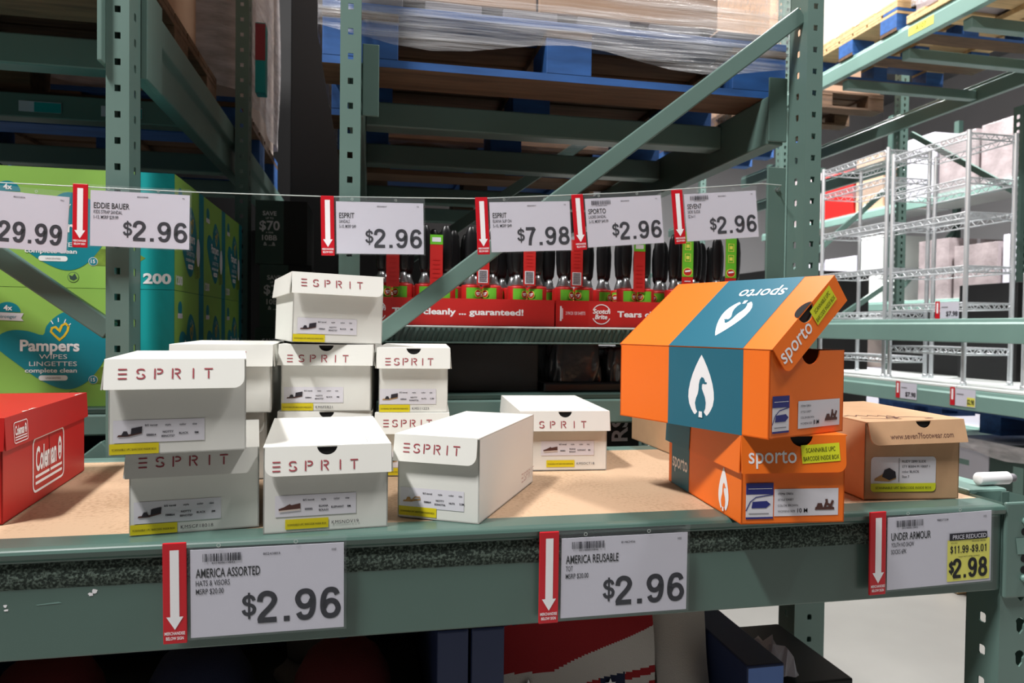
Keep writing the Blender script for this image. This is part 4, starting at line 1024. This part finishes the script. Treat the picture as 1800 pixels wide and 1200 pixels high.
price_sign('price sign $29.99 at the left photo edge, hanging on the cord', -.763, ys, h + .2565, ('SPEAKER', .04, ('PORTABLE', .03)), ('$', '29.99', .127), None, '80232834', 'TR2', roll=3.2, group=GS)
price_sign('price sign EDDIE BAUER $2.96 in front of the left green post', -.5505, ys - .002, h + .2605, ('EDDIE BAUER', .0625, ('KIDS STRAP SANDAL', .050), ('1-13, MSRP $29.99', .043)), P296, None, '80243848', 'TR', roll=.6, group=GS)
price_sign('price sign ESPRIT sandals $2.96 in front of the middle green post', -.0975, ys, h + .2595, ('ESPRIT', .030, ('SANDALS', .021), ('5-10, MSRP $49', .033)), P296, None, '80244847', 'TR', roll=-1.2, group=GS)
price_sign('price sign ESPRIT Eliana slip on $7.98 crossing the green brace', .2175, ys, h + .2710, ('ESPRIT', .030, ('ELIANA SLIP ON', .040), ('5-10, MSRP $49', .040)), ('$', '7.98', .101), None, '80245877', 'TR', roll=-3.4, group=GS)
price_sign('price sign SPORTO ladies sandal $2.96 second from the right on the cord', .4275, ys, h + .2870, ('SPORTO', .040, ('LADIES SANDAL', .040), ('5-10, MSRP $49.99', .044)), P296, 11, '80244846', 'TR', roll=-5.4, group=GS)
price_sign('price sign SEVEN7 slide $2.96 at the right end of the cord', .6585, ys, h + .3080, ('SEVEN7', .034, ('SIDE SLIDE', .030), ('SZ 6-11', .017)), P296, 13, '80244841', 'TR', roll=-5.6, group=GS)
# the cord itself
pts = [(-1.20, ys + .0022, h + .268), (-.676, ys + .0022, h + .2575), (-.339, ys + .0022, h + .2565), (-.079, ys + .0022, h + .2600), (.224, ys + .0022, h + .2705), (.55, ys + .0022, h + .2985), (.883, ys + .0022, h + .3360), (.955, ys + .04, h + .343), (.98, 1.586, h + .345)]
o = MB().tube(pts, .0011, 'cord', 6).build('sign_cord'); tag(o, 'thin clear cord strung across the shelf carrying six price signs', 'cord')

# ---------------------------------------------------------------- wipes cartons on the left
def heart_pts(cx, cy, w, hh):
    raw = [(-.5, .16), (-.47, .29), (-.36, .36), (-.22, .35), (-.09, .30), (-.06, .42), (.03, .56), (.13, .62), (.26, .58), (.40, .46), (.49, .30), (.50, .16), (.45, -.04), (.37, -.22), (.27, -.36), (.15, -.43), (.02, -.40), (-.15, -.27), (-.33, -.07), (-.45, .07)]
    P = []
    n = len(raw)
    for i in range(n):      # Catmull-Rom so that the blob is round
        p0, p1, p2, p3 = [Vector(raw[(i + k) % n]) for k in (-1, 0, 1, 2)]
        for t_ in (0, .33, .66):
            P.append(.5 * ((2 * p1) + (p2 - p0) * t_ + (2 * p0 - 5 * p1 + 4 * p2 - p3) * t_ ** 2 + (3 * p1 - p0 - 3 * p2 + p3) * t_ ** 3))
    return [(cx + p.x * w, cy + p.y * hh) for p in P]
PW, PD, PH = .50, .272, .2480
def wipes_face(mb, F, w, hh, narrow=False):
    # F at the bottom left of the face
    cx = .265 if not narrow else w * .5; hw = .215 if not narrow else w * .72; top_ = hh
    mb.rect(0, w, 0, hh, 'pamp_green', F, .0004)
    if not narrow: mb.rect(w - .075, w, 0, hh, 'pamp_teal', F, .0006)
    else: mb.rect(w - .05, w, 0, hh, 'pamp_heart', F, .0006)
    k = 1 if not narrow else .82
    mb.poly(heart_pts(cx - (.02 if narrow else 0), .103, hw * k, .155), 'pamp_heart', F, .0009)
    hx, hy = cx + .012, .153
    mb.stroke([(hx + a * .019 * k, hy + b * .019) for a, b in ((0, -.7), (-.5, -.2), (-.85, .2), (-.75, .6), (-.4, .7), (0, .3), (.25, .9), (.6, 1.1), (.9, .8), (.8, .3), (.45, -.3))], .0042, 'gold', F, .0013, closed=True)
    for a in (40, 65, 95, 125): mb.stroke([(hx + .021 * k * math.cos(rad(a)), hy + .024 * math.sin(rad(a))), (hx + .028 * k * math.cos(rad(a)), hy + .033 * math.sin(rad(a)))], .0018, 'white', F, .0013)
    mb.text('Pampers', cx - .006, .1165, .0225, 'white', F, 'c', w=.112 * k, bold=.03, z=.0014)
    mb.text('WIPES', cx, .1000, .0095, 'white', F, 'c', w=.053 * k, z=.0014); mb.text('LINGETTES', cx, .0850, .0095, 'white', F, 'c', w=.090 * k, z=.0014)
    mb.text('complete clean', cx - .004, .0715, .0088, 'white', F, 'c', w=.098 * k, bold=.02, z=.0014)
    pts = [(cx - .022 * k + .0055 * math.cos(rad(a)), .0600 + .0055 * math.sin(rad(a))) for a in range(90, 271, 20)] + [(cx + .022 * k + .0055 * math.cos(rad(a)), .0600 + .0055 * math.sin(rad(a))) for a in range(-90, 91, 20)]
    mb.poly(pts, 'white', F, .0013); mb.text('UNSCENTED', cx, .0583, .0035, 'grey_ink', F, 'c', z=.0018)
    if not narrow:
        mb.disc(cx + .076, .056, .009, .009, 'label', F, .0010); mb.disc(cx + .076, .056, .0078, .0078, 'pamp_heart', F, .0013); mb.text('15', cx + .076, .0525, .0075, 'white', F, 'c', z=.0017, bold=.02)
        mb.poly([(cx + .082, .048), (cx + .078, .068), (cx + .090, .083), (cx + .150, .083), (cx + .178, .066), (cx + .150, .047)], 'pamp_pack', F, .0008); mb.disc(cx + .110, .066, .007, .006, 'pamp_heart', F, .0012)
        mb.disc(cx + .038, .022, .011, .011, 'green_dark', F, .0008); mb.disc(cx + .038, .022, .0100, .0100, 'pamp_green', F, .0011); mb.poly([(cx + .032, .018), (cx + .030, .027), (cx + .036, .024), (cx + .041, .030), (cx + .046, .020), (cx + .039, .015)], 'green_dark', F, .0014)
        mb.disc(cx - .085, .196, .024, .021, 'pamp_heart', F, .0008, a0=0, a1=180); mb.text('4x', cx - .084, .200, .0105, 'white', F, 'c', z=.0014, bold=.03)
        mb.poly([(cx - .115, .180), (cx - .055, .178), (cx - .060, .184), (cx - .055, .194), (cx - .115, .196), (cx - .110, .188)], 'label', F, .0011); mb.text('stronger', cx - .085, .184, .0068, 'pamp_heart', F, 'c', z=.0016, slant=.1)
        mb.text('1200', w - .006, .013, .0205, 'white', F, 'r', w=.068, z=.0014, bold=.04)
    else:
        mb.text('1200', .008, .013, .019, 'white', F, 'l', w=.055, z=.0014, bold=.03)
        mb.disc(.045, .210, .017, .016, 'pamp_heart', F, .0008); mb.rect(.025, .066, .188, .199, 'label', F, .0010)
        mb.poly([(w - .09, .035), (w - .10, .075), (w - .075, .09), (w - .045, .08), (w - .04, .04)], 'pamp_pack', F, .0013); mb.disc(w - .062, .1, .018, .034, 'white', F, .0016)
    return mb
def wipes_box(label, x0, y0, z):
    t = thing('wipes_carton', label, 'box', (x0, y0, z), 0, 'lime and turquoise wipes cartons')
    MB().box(0, PW, 0, PD, 0, PH, 'pamp_teal').build('carton_body', t, bevel=.004)
    mb = MB(); wipes_face(mb, front(0, 0, 0), PW, PH); mb.build('front_print', t, label='printed front with a turquoise heart')
    mb = MB(); wipes_face(mb, rightside(PW, 0, 0), PD, PH, True); mb.build('side_print', t, label='printed end panel')
    return t
xw = -.4105 - PW
wz = h - .178
first = wipes_box('lime wipes carton at the front of the bottom layer, its heart fully in view', xw, 1.645, wz)
dep = ('front', 'second row', 'third row')
for j in range(3):
    for k in range(2):
        if j == 0 and k == 0: continue
        copy_thing(first, (xw, 1.645 + j * (PD + .002), wz + k * (PH + .001)),
                   ('lime wipes carton at the front of the upper layer, behind the $29.99 sign' if j == 0 else 'lime wipes carton in the %s of the %s layer, showing its narrow end' % (dep[j], ('bottom', 'upper')[k])), group='lime and turquoise wipes cartons')
for k in range(2):
    copy_thing(first, (xw - PW - .004, 1.645, wz + k * (PH + .001)), 'lime wipes carton cut off by the left edge of the photo, %s layer' % ('bottom', 'upper')[k], group='lime and turquoise wipes cartons')
# navy carton under the wipes, black lettered carton under the lint rollers
t = carton('navy blue carton under the left row below the wipes cartons', -1.1, -.47, 1.66, 2.3, h - .95, h - .30, 'navy_card', False, 'cartons on the lower rack level')
t = carton('black carton with sideways white letters under the middle row', -.04, .66, 1.66, 2.3, h - .95, h - .19, 'black_matte', False, 'cartons on the lower rack level')
mb = MB(); F = frame((0, 0, 0), (0, 0, 1), (-1, 0, 0)); Fr = frame((.317, -.3206, .672), (0, 0, 1), (-1, 0, 0))
mb.text('RS', 0, .0, .040, 'label', Fr, 'l', w=.060, bold=.02, z=.0008); mb.build('lettering', t, label='white sideways letters')
for (nm, x0, x1, lb) in (('pallet', -1.12, -.45, 'wooden pallet under the navy carton'), ('pallet', -.055, .68, 'wooden pallet under the black lettered carton')):
    pallet(lb, x0, x1, 1.655, 2.32, .008, 'wood')
    pallet(lb.replace('wooden', 'second wooden'), x0, x1, 1.655, 2.32, .1475, 'wood')
for (x0, x1, lb) in ((-1.1, -.47, 'brown carton under the navy carton'), (-.04, .66, 'brown carton under the black lettered carton')):
    carton(lb, x0, x1, 1.66, 2.3, .287, h - .9505, 'carton', False, 'cartons on the lower rack level')
# green save boxes in the gap between the rows
for k, (txt, z) in enumerate(((('SAVE', 'UP TO', '$70', 'A YEAR', '10BB', '& ...&'), h + .20), (('SAVE', 'UP TO', '$70', 'A YEAR', '10BB', '& ...&'), h - .012), (('SAVE', 'UP TO', '$70', 'A YEAR', '10BB', '& ...&'), h - .1545))):
    hh = .21 if k < 2 else .142
    t = thing('printed_carton', 'dark green and black carton reading SAVE UP TO $70, ' + ('topmost', 'middle', 'lowest')[k] + ' of its stack', 'box', (-.325 + .015 * (k == 1), 2.48 + .0 * k, z), rad(2 * k), 'dark green save cartons')
    MB().box(-.045, .12, 0, .3, 0, hh, 'black_matte').rect(-.045, .045, 0, hh, 'green_dark', front(0, 0, 0), .0005).build('carton_body', t)
    mb = MB(); F = front(0, 0, 0); y = hh - .03
    for s_, sz in zip(txt, (.014, .006, .03, .005, .017, .012)):
        if y - sz < .004: break
        y -= sz + .006; mb.text(s_, .0, y, sz, 'label', F, 'c', bold=.02, z=.001)
    mb.build('lettering', t)
o = MB().box(-.37, -.2, 2.45, 2.8, h - .95, h - .156, 'black_matte').build('black_carton', bevel=.004); tag(o, 'plain black carton under the dark green save cartons', 'box')
o = MB().box(-.37, -.2, 2.45, 2.8, .0, h - .951, 'black_matte').build('black_carton', bevel=.004); tag(o, 'plain black floor carton at the bottom of the gap between the rows', 'box')

# ---------------------------------------------------------------- wire deck, red trays and lint rollers
t = thing('wire_deck', 'dark green wire deck carrying the red lint roller trays', 'shelf')
mb = MB(); x0, x1, y0, y1, zt_ = -.015, .983, 1.605, 2.5, h - .001
mb.box(x0, x1, y0 + .004, y0 + .012, zt_ - .034, zt_ - .002, 'green')
n = 84
for k in range(n):
    x = x0 + (x1 - x0) * k / n; bar(mb, (x, y0 + .001, zt_ - .036), (x + .010, y0 + .001, zt_ - .002), .0035, .004, 'green_dark')
mb.build('front_lip', t)
mb = MB(); mb.tube([(x0, y0 - .002, zt_), (x1, y0 - .002, zt_)], .0022, 'deck_white', 8); mb.tube([(x0, y0 - .002, zt_ - .036), (x1, y0 - .002, zt_ - .036)], .002, 'green', 8); mb.build('edge_wire', t)
mb = MB()
for k in range(40): mb.tube([(x0 + (x1 - x0) * (k + .5) / 40, y0, zt_ - .003), (x0 + (x1 - x0) * (k + .5) / 40, y1, zt_ - .003)], .002, 'green_dark', 4)
for k in range(1, 9): mb.tube([(x0, y0 + .1 * k, zt_ - .007), (x1, y0 + .1 * k, zt_ - .007)], .002, 'green_dark', 4)
mb.build('deck_wires', t)
for x in (x0 - .002, x1):
    MB().box(x, x + .002, 1.593, 2.5, zt_ - .07, zt_ - .001, 'green').build('end_bracket', t)
def sb_logo(mb, F, x, y, s, z=.0008):
    for a0, a1 in ((25, 155), (205, 335)):
        mb.stroke([(x + s * .5 * math.cos(rad(a0 + (a1 - a0) * i / 16)), y + s * .5 * math.sin(rad(a0 + (a1 - a0) * i / 16))) for i in range(17)], s * .045, 'white', F, z)
    mb.text('Scotch', x, y + .04 * s, s * .23, 'white', F, 'c', w=s * .92, bold=.03, z=z, slant=.18); mb.text('Brite', x - .02 * s, y - .24 * s, s * .23, 'white', F, 'c', w=s * .66, bold=.03, z=z, slant=.18)
def tray(label, xa, xb, ya, yb_, z, decor):
    t = thing('display_tray', label, 'tray', ((xa + xb) / 2, ya, z), 0, 'red lint roller trays')
    w = xb - xa; d = yb_ - ya; hh = .0635
    mb = MB(); mb.box(-w / 2, w / 2, 0, .0025, 0, hh, 'sb_red'); mb.box(-w / 2, w / 2, d - .0025, d, 0, hh, 'sb_red')
    for x in (-w / 2, w / 2 - .0025): mb.box(x, x + .0025, .0025, d - .0025, 0, hh, 'sb_red')
    mb.box(-w / 2, w / 2, 0, d, 0, .002, 'sb_red'); mb.build('tray_body', t)
    mb = MB(); decor(mb, front(-w / 2, 0, 0), w); mb.build('print', t, label='white printed lettering')
    return t
def dec1(mb, F, w):
    sb_logo(mb, F, .035, .032, .045)
    mb.text('Tears cleanly ... guaranteed!', .090, .0265, .0155, 'white', F, 'l', w=.415, bold=.03)
def dec2(mb, F, w):
    mb.rect(0, .080, 0, .0635, 'red_card', F, .0003)
    mb.text('2 PACK\u00b7120 SHEETS', .024, .030, .0075, 'label', F, 'l', w=.048); mb.stroke([(.012, .015), (.012, .050)], .004, 'label', F); mb.stroke([(.016, .02), (.016, .045)], .002, 'label', F)
    sb_logo(mb, F, .112, .032, .046)
    mb.text('Tears cleanly ... guaranteed!', .152, .0265, .0135, 'white', F, 'l', w=.302, bold=.03)
tray('red display tray of lint rollers reading cleanly ... guaranteed, half behind the brace', -.105 + .09, .4275, 1.62, 2.1, h + .0005, lambda mb, F, w: (sb_logo(mb, F, .030, .032, .046), mb.text('Tears cleanly ... guaranteed!', .066, .0265, .0135, 'white', F, 'l', w=.302, bold=.03)))
tray('red display tray of lint rollers with round logo, reading Tears, behind the orange boxes', .431, .978, 1.62, 2.1, h + .0005, dec2)
def roller_pack(label, card='bar'):
    t = thing('lint_roller_pack', label, 'lint roller', (0, 0, 0), 0, 'lint roller packs in the red trays')
    for s_ in (-1, 1):
        x = s_ * .0245
        mb = MB(); mb.lathe([(.0215, 0), (.0225, .002), (.0225, .090), (.0215, .093)], 'red_card', x, 0, 22)
        def fn(u, v, x=x): 
            a = rad(-145 + 95 * u - 20 * s_); return (x + .0229 * math.cos(a), .0229 * math.sin(a), .060 + .027 * v)
        mb.grid(fn, 10, 1, 'sb_green'); a = rad(-97 - 20 * s_ - 22 * s_)
        F = frame((x + .0234 * math.cos(a), .0234 * math.sin(a), .0735), (-math.sin(a), math.cos(a), 0), (0, 0, 1))
        mb.disc(0, 0, .010, .0095, 'yellow_soft', F, .0004); mb.disc(0, 0, .0085, .008, 'sb_red', F, .0008); mb.stroke([(-.006, .001), (.006, .002)], .003, 'white', F, .0012); mb.stroke([(-.004, -.003), (.004, -.002)], .002, 'white', F, .0012)
        mb.build('adhesive_roll', t)
        mb = MB(); mb.lathe([(.013, .0932), (.014, .097), (.009, .112), (.007, .120)], 'steel', x, 0, 14); nk = mb
        mb = MB(); mb.lathe([(.007, .1202), (.012, .130), (.0145, .160), (.0150, .190), (.0125, .215), (.007, .228), (.003, .231)], 'black', x, 0, 16, 1.0, .6); ho = mb.build('handle', t, label='glossy black handle'); nk.build('neck', ho, label='shiny clear neck')
    F = front(0, -.0245, 0)
    zb = .094 if card == 'bar' else .085
    tp = .205 if card != 'green' else .236
    mb = MB().box(-.0145, .0145, -.0245, -.0235, zb, tp, 'sb_red')
    if card == 'bar':
        mb.rect(-.011, .011, zb + .004, zb + .034, 'label', F, .0004)
        for k in range(9): mb.rect(-.009, .009, zb + .0065 + k * .003, zb + .0065 + k * .003 + .0015, 'ink', F, .0008)
        for k in range(6): mb.rect(-.008, .008, zb + .045 + k * .008, zb + .0465 + k * .008, 'red_card', F, .0005)
    elif card == 'green':
        mb.rect(-.0145, .0145, zb + .040, tp, 'sb_green', F, .0004); mb.disc(0, zb + .052, .012, .0105, 'yellow_soft', F, .0008); mb.disc(0, zb + .052, .0105, .0088, 'sb_red', F, .0010); mb.stroke([(-.007, zb + .053), (.007, zb + .055)], .004, 'white', F, .0014)
        for k in (0, 1):
            y = zb + .078 + k * .028; mb.stroke([(-.007, y), (.007, y), (.007, y + .018), (-.007, y + .018)], .0014, 'yellow_soft', F, .0008, closed=True); mb.rect(-.004, .004, y + .005, y + .013, 'yellow_soft', F, .0008)
        mb.rect(-.008, .008, zb + .012, zb + .014, 'label', F, .0006); mb.rect(-.008, .008, zb + .020, zb + .022, 'label', F, .0006); mb.rect(-.008, .008, zb + .028, zb + .030, 'label', F, .0006)
    else:
        mb.rect(-.0145, .0145, tp - .022, tp, 'sb_green', F, .0004); mb.rect(-.010, .010, tp - .016, tp - .006, 'label', F, .0006)
        for k in range(6): mb.rect(-.008, .008, zb + .012 + k * .010, zb + .0145 + k * .010, 'red_card', F, .0005)
    if card != 'none': mb.build('hang_card', t, label='printed red card between the two rolls' if card != 'green' else 'green and red printed card')
    return t
zr = h + .003
packs = {'bar': roller_pack('lint roller pack with barcode card under the $7.98 sign', 'bar'), 'top': roller_pack('lint roller pack whose card has a green top, left of the brace', 'top'), 'green': roller_pack('lint roller pack with tall green card under the SEVEN7 sign', 'green'), 'none': roller_pack('lint roller pack in the crowded rows behind the front row, only its black handles showing', 'none')}
front_row = [(.052, 'top', 'lint roller pack with plain red card, first right of the middle post'), (.150, 'top', None), (.258, 'bar', None), (.368, 'bar', 'lint roller pack with barcode card at the right end of the left tray'),
             (.483, 'bar', 'lint roller pack with barcode card at the left end of the right tray'), (.640, 'top', 'lint roller pack with leaning red card under the SPORTO sign'), (.765, 'green', None), (.880, 'green', 'lint roller pack with tall green card, last on the right')]
used = set()
for x, k, lb in front_row:
    y = 1.652
    zz = zr
    if lb is None: o = packs[k]; o.location = (x, y, zz)
    else: copy_thing(packs[k], (x, y, zz), lb, group='lint roller packs in the red trays')
for r_ in range(1, 4):
    for c_, x in enumerate((.055, .165, .265, .36, .485, .59, .695, .80, .91)):
        if (r_, c_) == (2, 0): packs['none'].location = (x, 1.655 + .072 * r_, zr); continue
        copy_thing(packs['none'], (x + .012 * (r_ % 2), 1.655 + .072 * r_, zr), 'lint roller pack in the crowded rows behind the front row, only its black handles showing', rz=rad(4 * ((c_ % 3) - 1)), group='lint roller packs in the red trays')
# black shrink wrapped goods under the wire deck
zg = h - .1545
def bundle(label, x0, x1, y0, y1, z0, z1, seed, cat='wrapped goods'):
    rr = random.Random(seed); mb = MB(); ph = [rr.uniform(0, 6) for _ in range(6)]
    def fn(u, v):
        a = 2 * math.pi * u; e = .32
        c, s_ = math.cos(a), math.sin(a); px = abs(c) ** e * (1 if c > 0 else -1); py = abs(s_) ** e * (1 if s_ > 0 else -1)
        k = (1 - .10 * v ** 3) * (1 if v < .93 else .0 + (1 - v) / .07 * .9 + .1)
        w = 1 + .03 * math.sin(7 * a + ph[0] + 3 * v) + .02 * math.sin(13 * a - 5 * v + ph[1])
        return ((x0 + x1) / 2 + (x1 - x0) / 2 * px * k * w * .96, (y0 + y1) / 2 + (y1 - y0) / 2 * py * k * w * .96, z0 + (z1 - z0) * min(1, v * 1.04) * (1 + .02 * math.sin(9 * a + ph[2])))
    mb.grid(fn, 64, 14, 'dark_film'); b = len(mb.v)
    o = mb.build('shrink_wrapped_bundle'); return tag(o, label, cat, 'black shrink wrapped bundles')
t = carton('low black open carton under the left part of the wire deck', .0, .40, 1.66, 2.3, zg, zg + .115, 'black_matte', False, 'black cartons under the wire deck')
o = MB().box(.41, .985, 1.645, 2.2, zg, zg + .022, 'black').build('black_tray', bevel=.004); tag(o, 'flat black tray edge under the dark shrink wrapped bundles', 'tray')
bundle('dark glossy shrink wrapped bundle left of the pair under the wire deck', .435, .575, 1.67, 1.95, zg + .0225, zg + .118, 4)
bundle('dark glossy shrink wrapped bundle right of the pair with a pale end', .58, .70, 1.67, 1.95, zg + .0225, zg + .105, 6)
o = MB().box(.703, .735, 1.68, 1.9, zg + .0225, zg + .09, 'label').build('white_carton', bevel=.002); tag(o, 'small white carton end beside the dark shrink wrapped bundles', 'box')
carton('black carton behind the orange boxes under the wire deck', .75, .98, 1.67, 2.1, zg + .0225, zg + .115, 'black_matte', False, 'black cartons under the wire deck')

# ---------------------------------------------------------------- lower shelf: blue trays, flag totes, caps
zl = h - .8145
def blue_tray(label, x0, x1, y0, y1, wl, wr, zl_, zr_, zb):
    t = thing('display_tray', label, 'tray', ((x0 + x1) / 2, y0, zl), 0, 'blue card trays on the lower shelf')
    a = (x1 - x0) / 2; d = y1 - y0
    MB().box(-a, a, 0, d, 0, .006, 'navy_card').build('base', t)
    for nm, xa, xb, zt_ in (('side_wall', -a, -a + wl, zl_), ('side_wall', a - wr, a, zr_)):
        mb = MB().box(xa, xb, .0, d, .0062, zt_ - zl, 'navy_card'); mb.rect(xa + .002, xb - .002, .0065, zt_ - zl - .004, 'blue_card' if wr > .05 and xa > 0 else 'navy_card', front(0, 0, 0), .0004); mb.build(nm, t, bevel=.003)
    MB().box(-a + wl, a - wr, d - .006, d, .0062, zb - zl, 'navy_card').build('back_wall', t)
    MB().box(-a + wl, a - wr, 0, .006, .0062, .12, 'blue_card').build('front_wall', t)
    return t
blue_tray('blue card tray holding flag printed tote bags, its right wall end bright blue', .147, .642, .995, 1.40, .048, .064, h - .43, h - .520, h - .52)
blue_tray('blue card tray holding dark caps under the left half of the shelf', -.62, .143, .995, 1.40, .045, .045, h - .43, h - .43, h - .5)
def star(mb, F, x, y, r, m, z):
    mb.poly([(x + (r if i % 2 == 0 else r * .42) * math.sin(rad(36 * i)), y + (r if i % 2 == 0 else r * .42) * math.cos(rad(36 * i))) for i in range(10)], m, F, z)
def tote(label, x0, x1, y, z0, z1, seed, style, lean=.05, bulge=.02):
    t = thing('tote_bag', label, 'tote bag', ((x0 + x1) / 2, y, z0), 0, 'flag print tote bags')
    rr = random.Random(seed); ph = [rr.uniform(0, 6) for _ in range(4)]; w = x1 - x0; hh = z1 - z0
    def base(u, v): return (w * (u - .5), lean * v + .008 * math.sin(5 * u + ph[0]) + .006 * math.sin(9 * v + 4 * u + ph[1]), hh * v + .012 * math.sin(4.5 * u + ph[2]) * v)
    def mf(u, t_):
        v = 1 - (1 - t_) ** 2
        d = (1 - v) * hh / .115 + .10 * math.sin(4.6 * u + 3.4) - .02
        if style != 'flag': return 'cloth_white'
        if d < .24 - .26 * u: return 'cloth_navy'
        if d < .80 - .75 * max(0, u - .35): return 'cloth_red'
        if d < 1.02 - .30 * max(0, u - .5): return 'cloth_white'
        if u > .80: return 'cloth_red' if int((d + .35 * u) * 9) % 2 else 'cloth_white'
        if u < .13: return 'cloth_red' if int((d - .1 * u) * 9) % 2 else 'cloth_white'
        if .64 < u <= .80 or .13 <= u < .30: return 'cloth_navy'
        return 'cloth_red' if d < 1.16 else ('cloth_white' if d < 1.3 else 'cloth_red')
    mb = MB()
    def fr_(u, v): p = base(u, v); return (p[0], p[1] - bulge * math.sin(math.pi * u) * math.sin(math.pi * min(1, v * .9)), p[2])
    def bk_(u, v): p = base(u, v); return (p[0], p[1] + .004 + bulge * math.sin(math.pi * u) * math.sin(math.pi * min(1, v * .9)), p[2])
    mb.grid(lambda u, v: fr_(u, 1 - (1 - v) ** 2), 170, 120, 'cloth_white', mfn=mf); mb.grid(lambda u, v: bk_(1 - u, v), 20, 16, 'cloth_white')
    if style == 'flag':
        for k in range(6):
            u = .06 + .085 * k; p = fr_(u, .985); star(mb, front(p[0], p[1] - .002, p[2] - .01), 0, 0, .007, 'white', .001)
        for u, v in ((.18, .66), (.25, .62), (.70, .66), (.74, .6)):
            p = fr_(u, v); star(mb, front(p[0], p[1] - .003, p[2]), 0, 0, .010, 'white', .001)
    mb.build('bag_body', t)
    mb = MB(); mb.tube([(-w * .25, lean + .002, hh * .93), (-w * .26, lean + .01, hh * 1.03), (-w * .1, lean + .015, hh * 1.10), (w * .1, lean + .015, hh * 1.10), (w * .26, lean + .01, hh * 1.03), (w * .25, lean + .002, hh * .93)], .006, 'cloth_navy' if style == 'flag' else 'cloth_white', 8); mb.build('handle', t)
    return t
tote('tote bag with wavy flag print facing the aisle in the right blue tray', .205, .468, 1.06, zl + .0065, h - .455, 2, 'flag', .06)
tote('plain side of a white tote bag slumped at the right of the flag print bag', .474, .574, 1.04, zl + .0065, h - .462, 5, 'plain', .10, .03)
tote('tote bag with flag print in the second row of the right blue tray', .21, .55, 1.25, zl + .0065, h - .46, 8, 'flag', .04)
carton('black carton raising the caps in the left blue tray', -.57, .094, 1.03, 1.385, zl + .0065, zl + .21, 'black_matte', False, 'cartons on the lower shelf')
def cap(label, x, y, rz, m, m2, s=1.0):
    t = thing('cap', label, 'cap', (x, y, zl + .211), rz, 'cotton caps in the left blue tray')
    mb = MB(); mb.lathe([(.085 * s, 0), (.088 * s, .03), (.080 * s, .07), (.062 * s, .10), (.035 * s, .118), (.004, .124)], m, 0, 0, 24); co = mb.build('crown', t)
    mb = MB()
    def fn(u, v):
        a = rad(-160 + 140 * u); r = (.086 + .075 * v * math.sin(math.pi * u) ** .5) * s
        return (r * math.cos(a), r * math.sin(a), 0.014 - .010 * v)
    mb.grid(fn, 16, 4, m2); mb.build('visor', t, solid=.003)
    mb = MB(); mb.lathe([(.008, .122), (.007, .127), (.001, .129)], m2, 0, 0, 10); mb.build('button', co)
    return t
cap('maroon cap at the left end of the left blue tray', -.455, 1.14, .1, 'cloth_maroon', 'cloth_maroon', .9)
cap('navy cap second from the left in the left blue tray', -.245, 1.14, 0, 'cloth_navy', 'black_matte', .9)
cap('maroon cap right of the navy cap in the left blue tray', -.035, 1.115, 0, 'cloth_maroon', 'cloth_navy', .88)
cap('grey cap behind the others in the left blue tray', -.07, 1.32, 0, 'cloth_grey', 'cloth_grey', .8)
o = MB().box(.655, .86, 1.12, 1.36, zl, zl + .19, 'black_matte').build('small_carton', bevel=.003); tag(o, 'small black carton right of the blue tray wall on the lower shelf', 'box')
rr = random.Random(3)
def crump(u, v): return (.675 + .085 * u + rr.uniform(-.006, .006), 1.13 + .12 * v + rr.uniform(-.006, .006), zl + .197 + .045 * abs(math.sin(9 * u + 5 * v)) * rr.uniform(.5, 1) * (1 if 0 < u < 1 and 0 < v < 1 else .05))
o = MB().grid(crump, 9, 9, 'paper', smooth=False).build('crumpled_plastic', solid=.001); tag(o, 'crumpled white plastic sheet behind the bright blue wall end', 'plastic sheet')
# white tube lying on the side rail
t = thing('white_tube', 'small white tube lying on the pale side rail at the right photo edge', 'tube', (1.003, .992, h - .2515))
mb = MB(); T = frame((.010, 0, .0106), (0, 1, 0), (0, 0, 1)); mb.lathe([(.009, -.028), (.0105, -.026), (.0105, .030), (.009, .032)], 'white', 0, 0, 18, T=T); mb.build('tube_body', t)
mb = MB(); mb.lathe([(.007, .0325), (.007, .042), (.006, .044)], 'grey_ink', 0, 0, 14, T=T); mb.build('tube_cap', t)
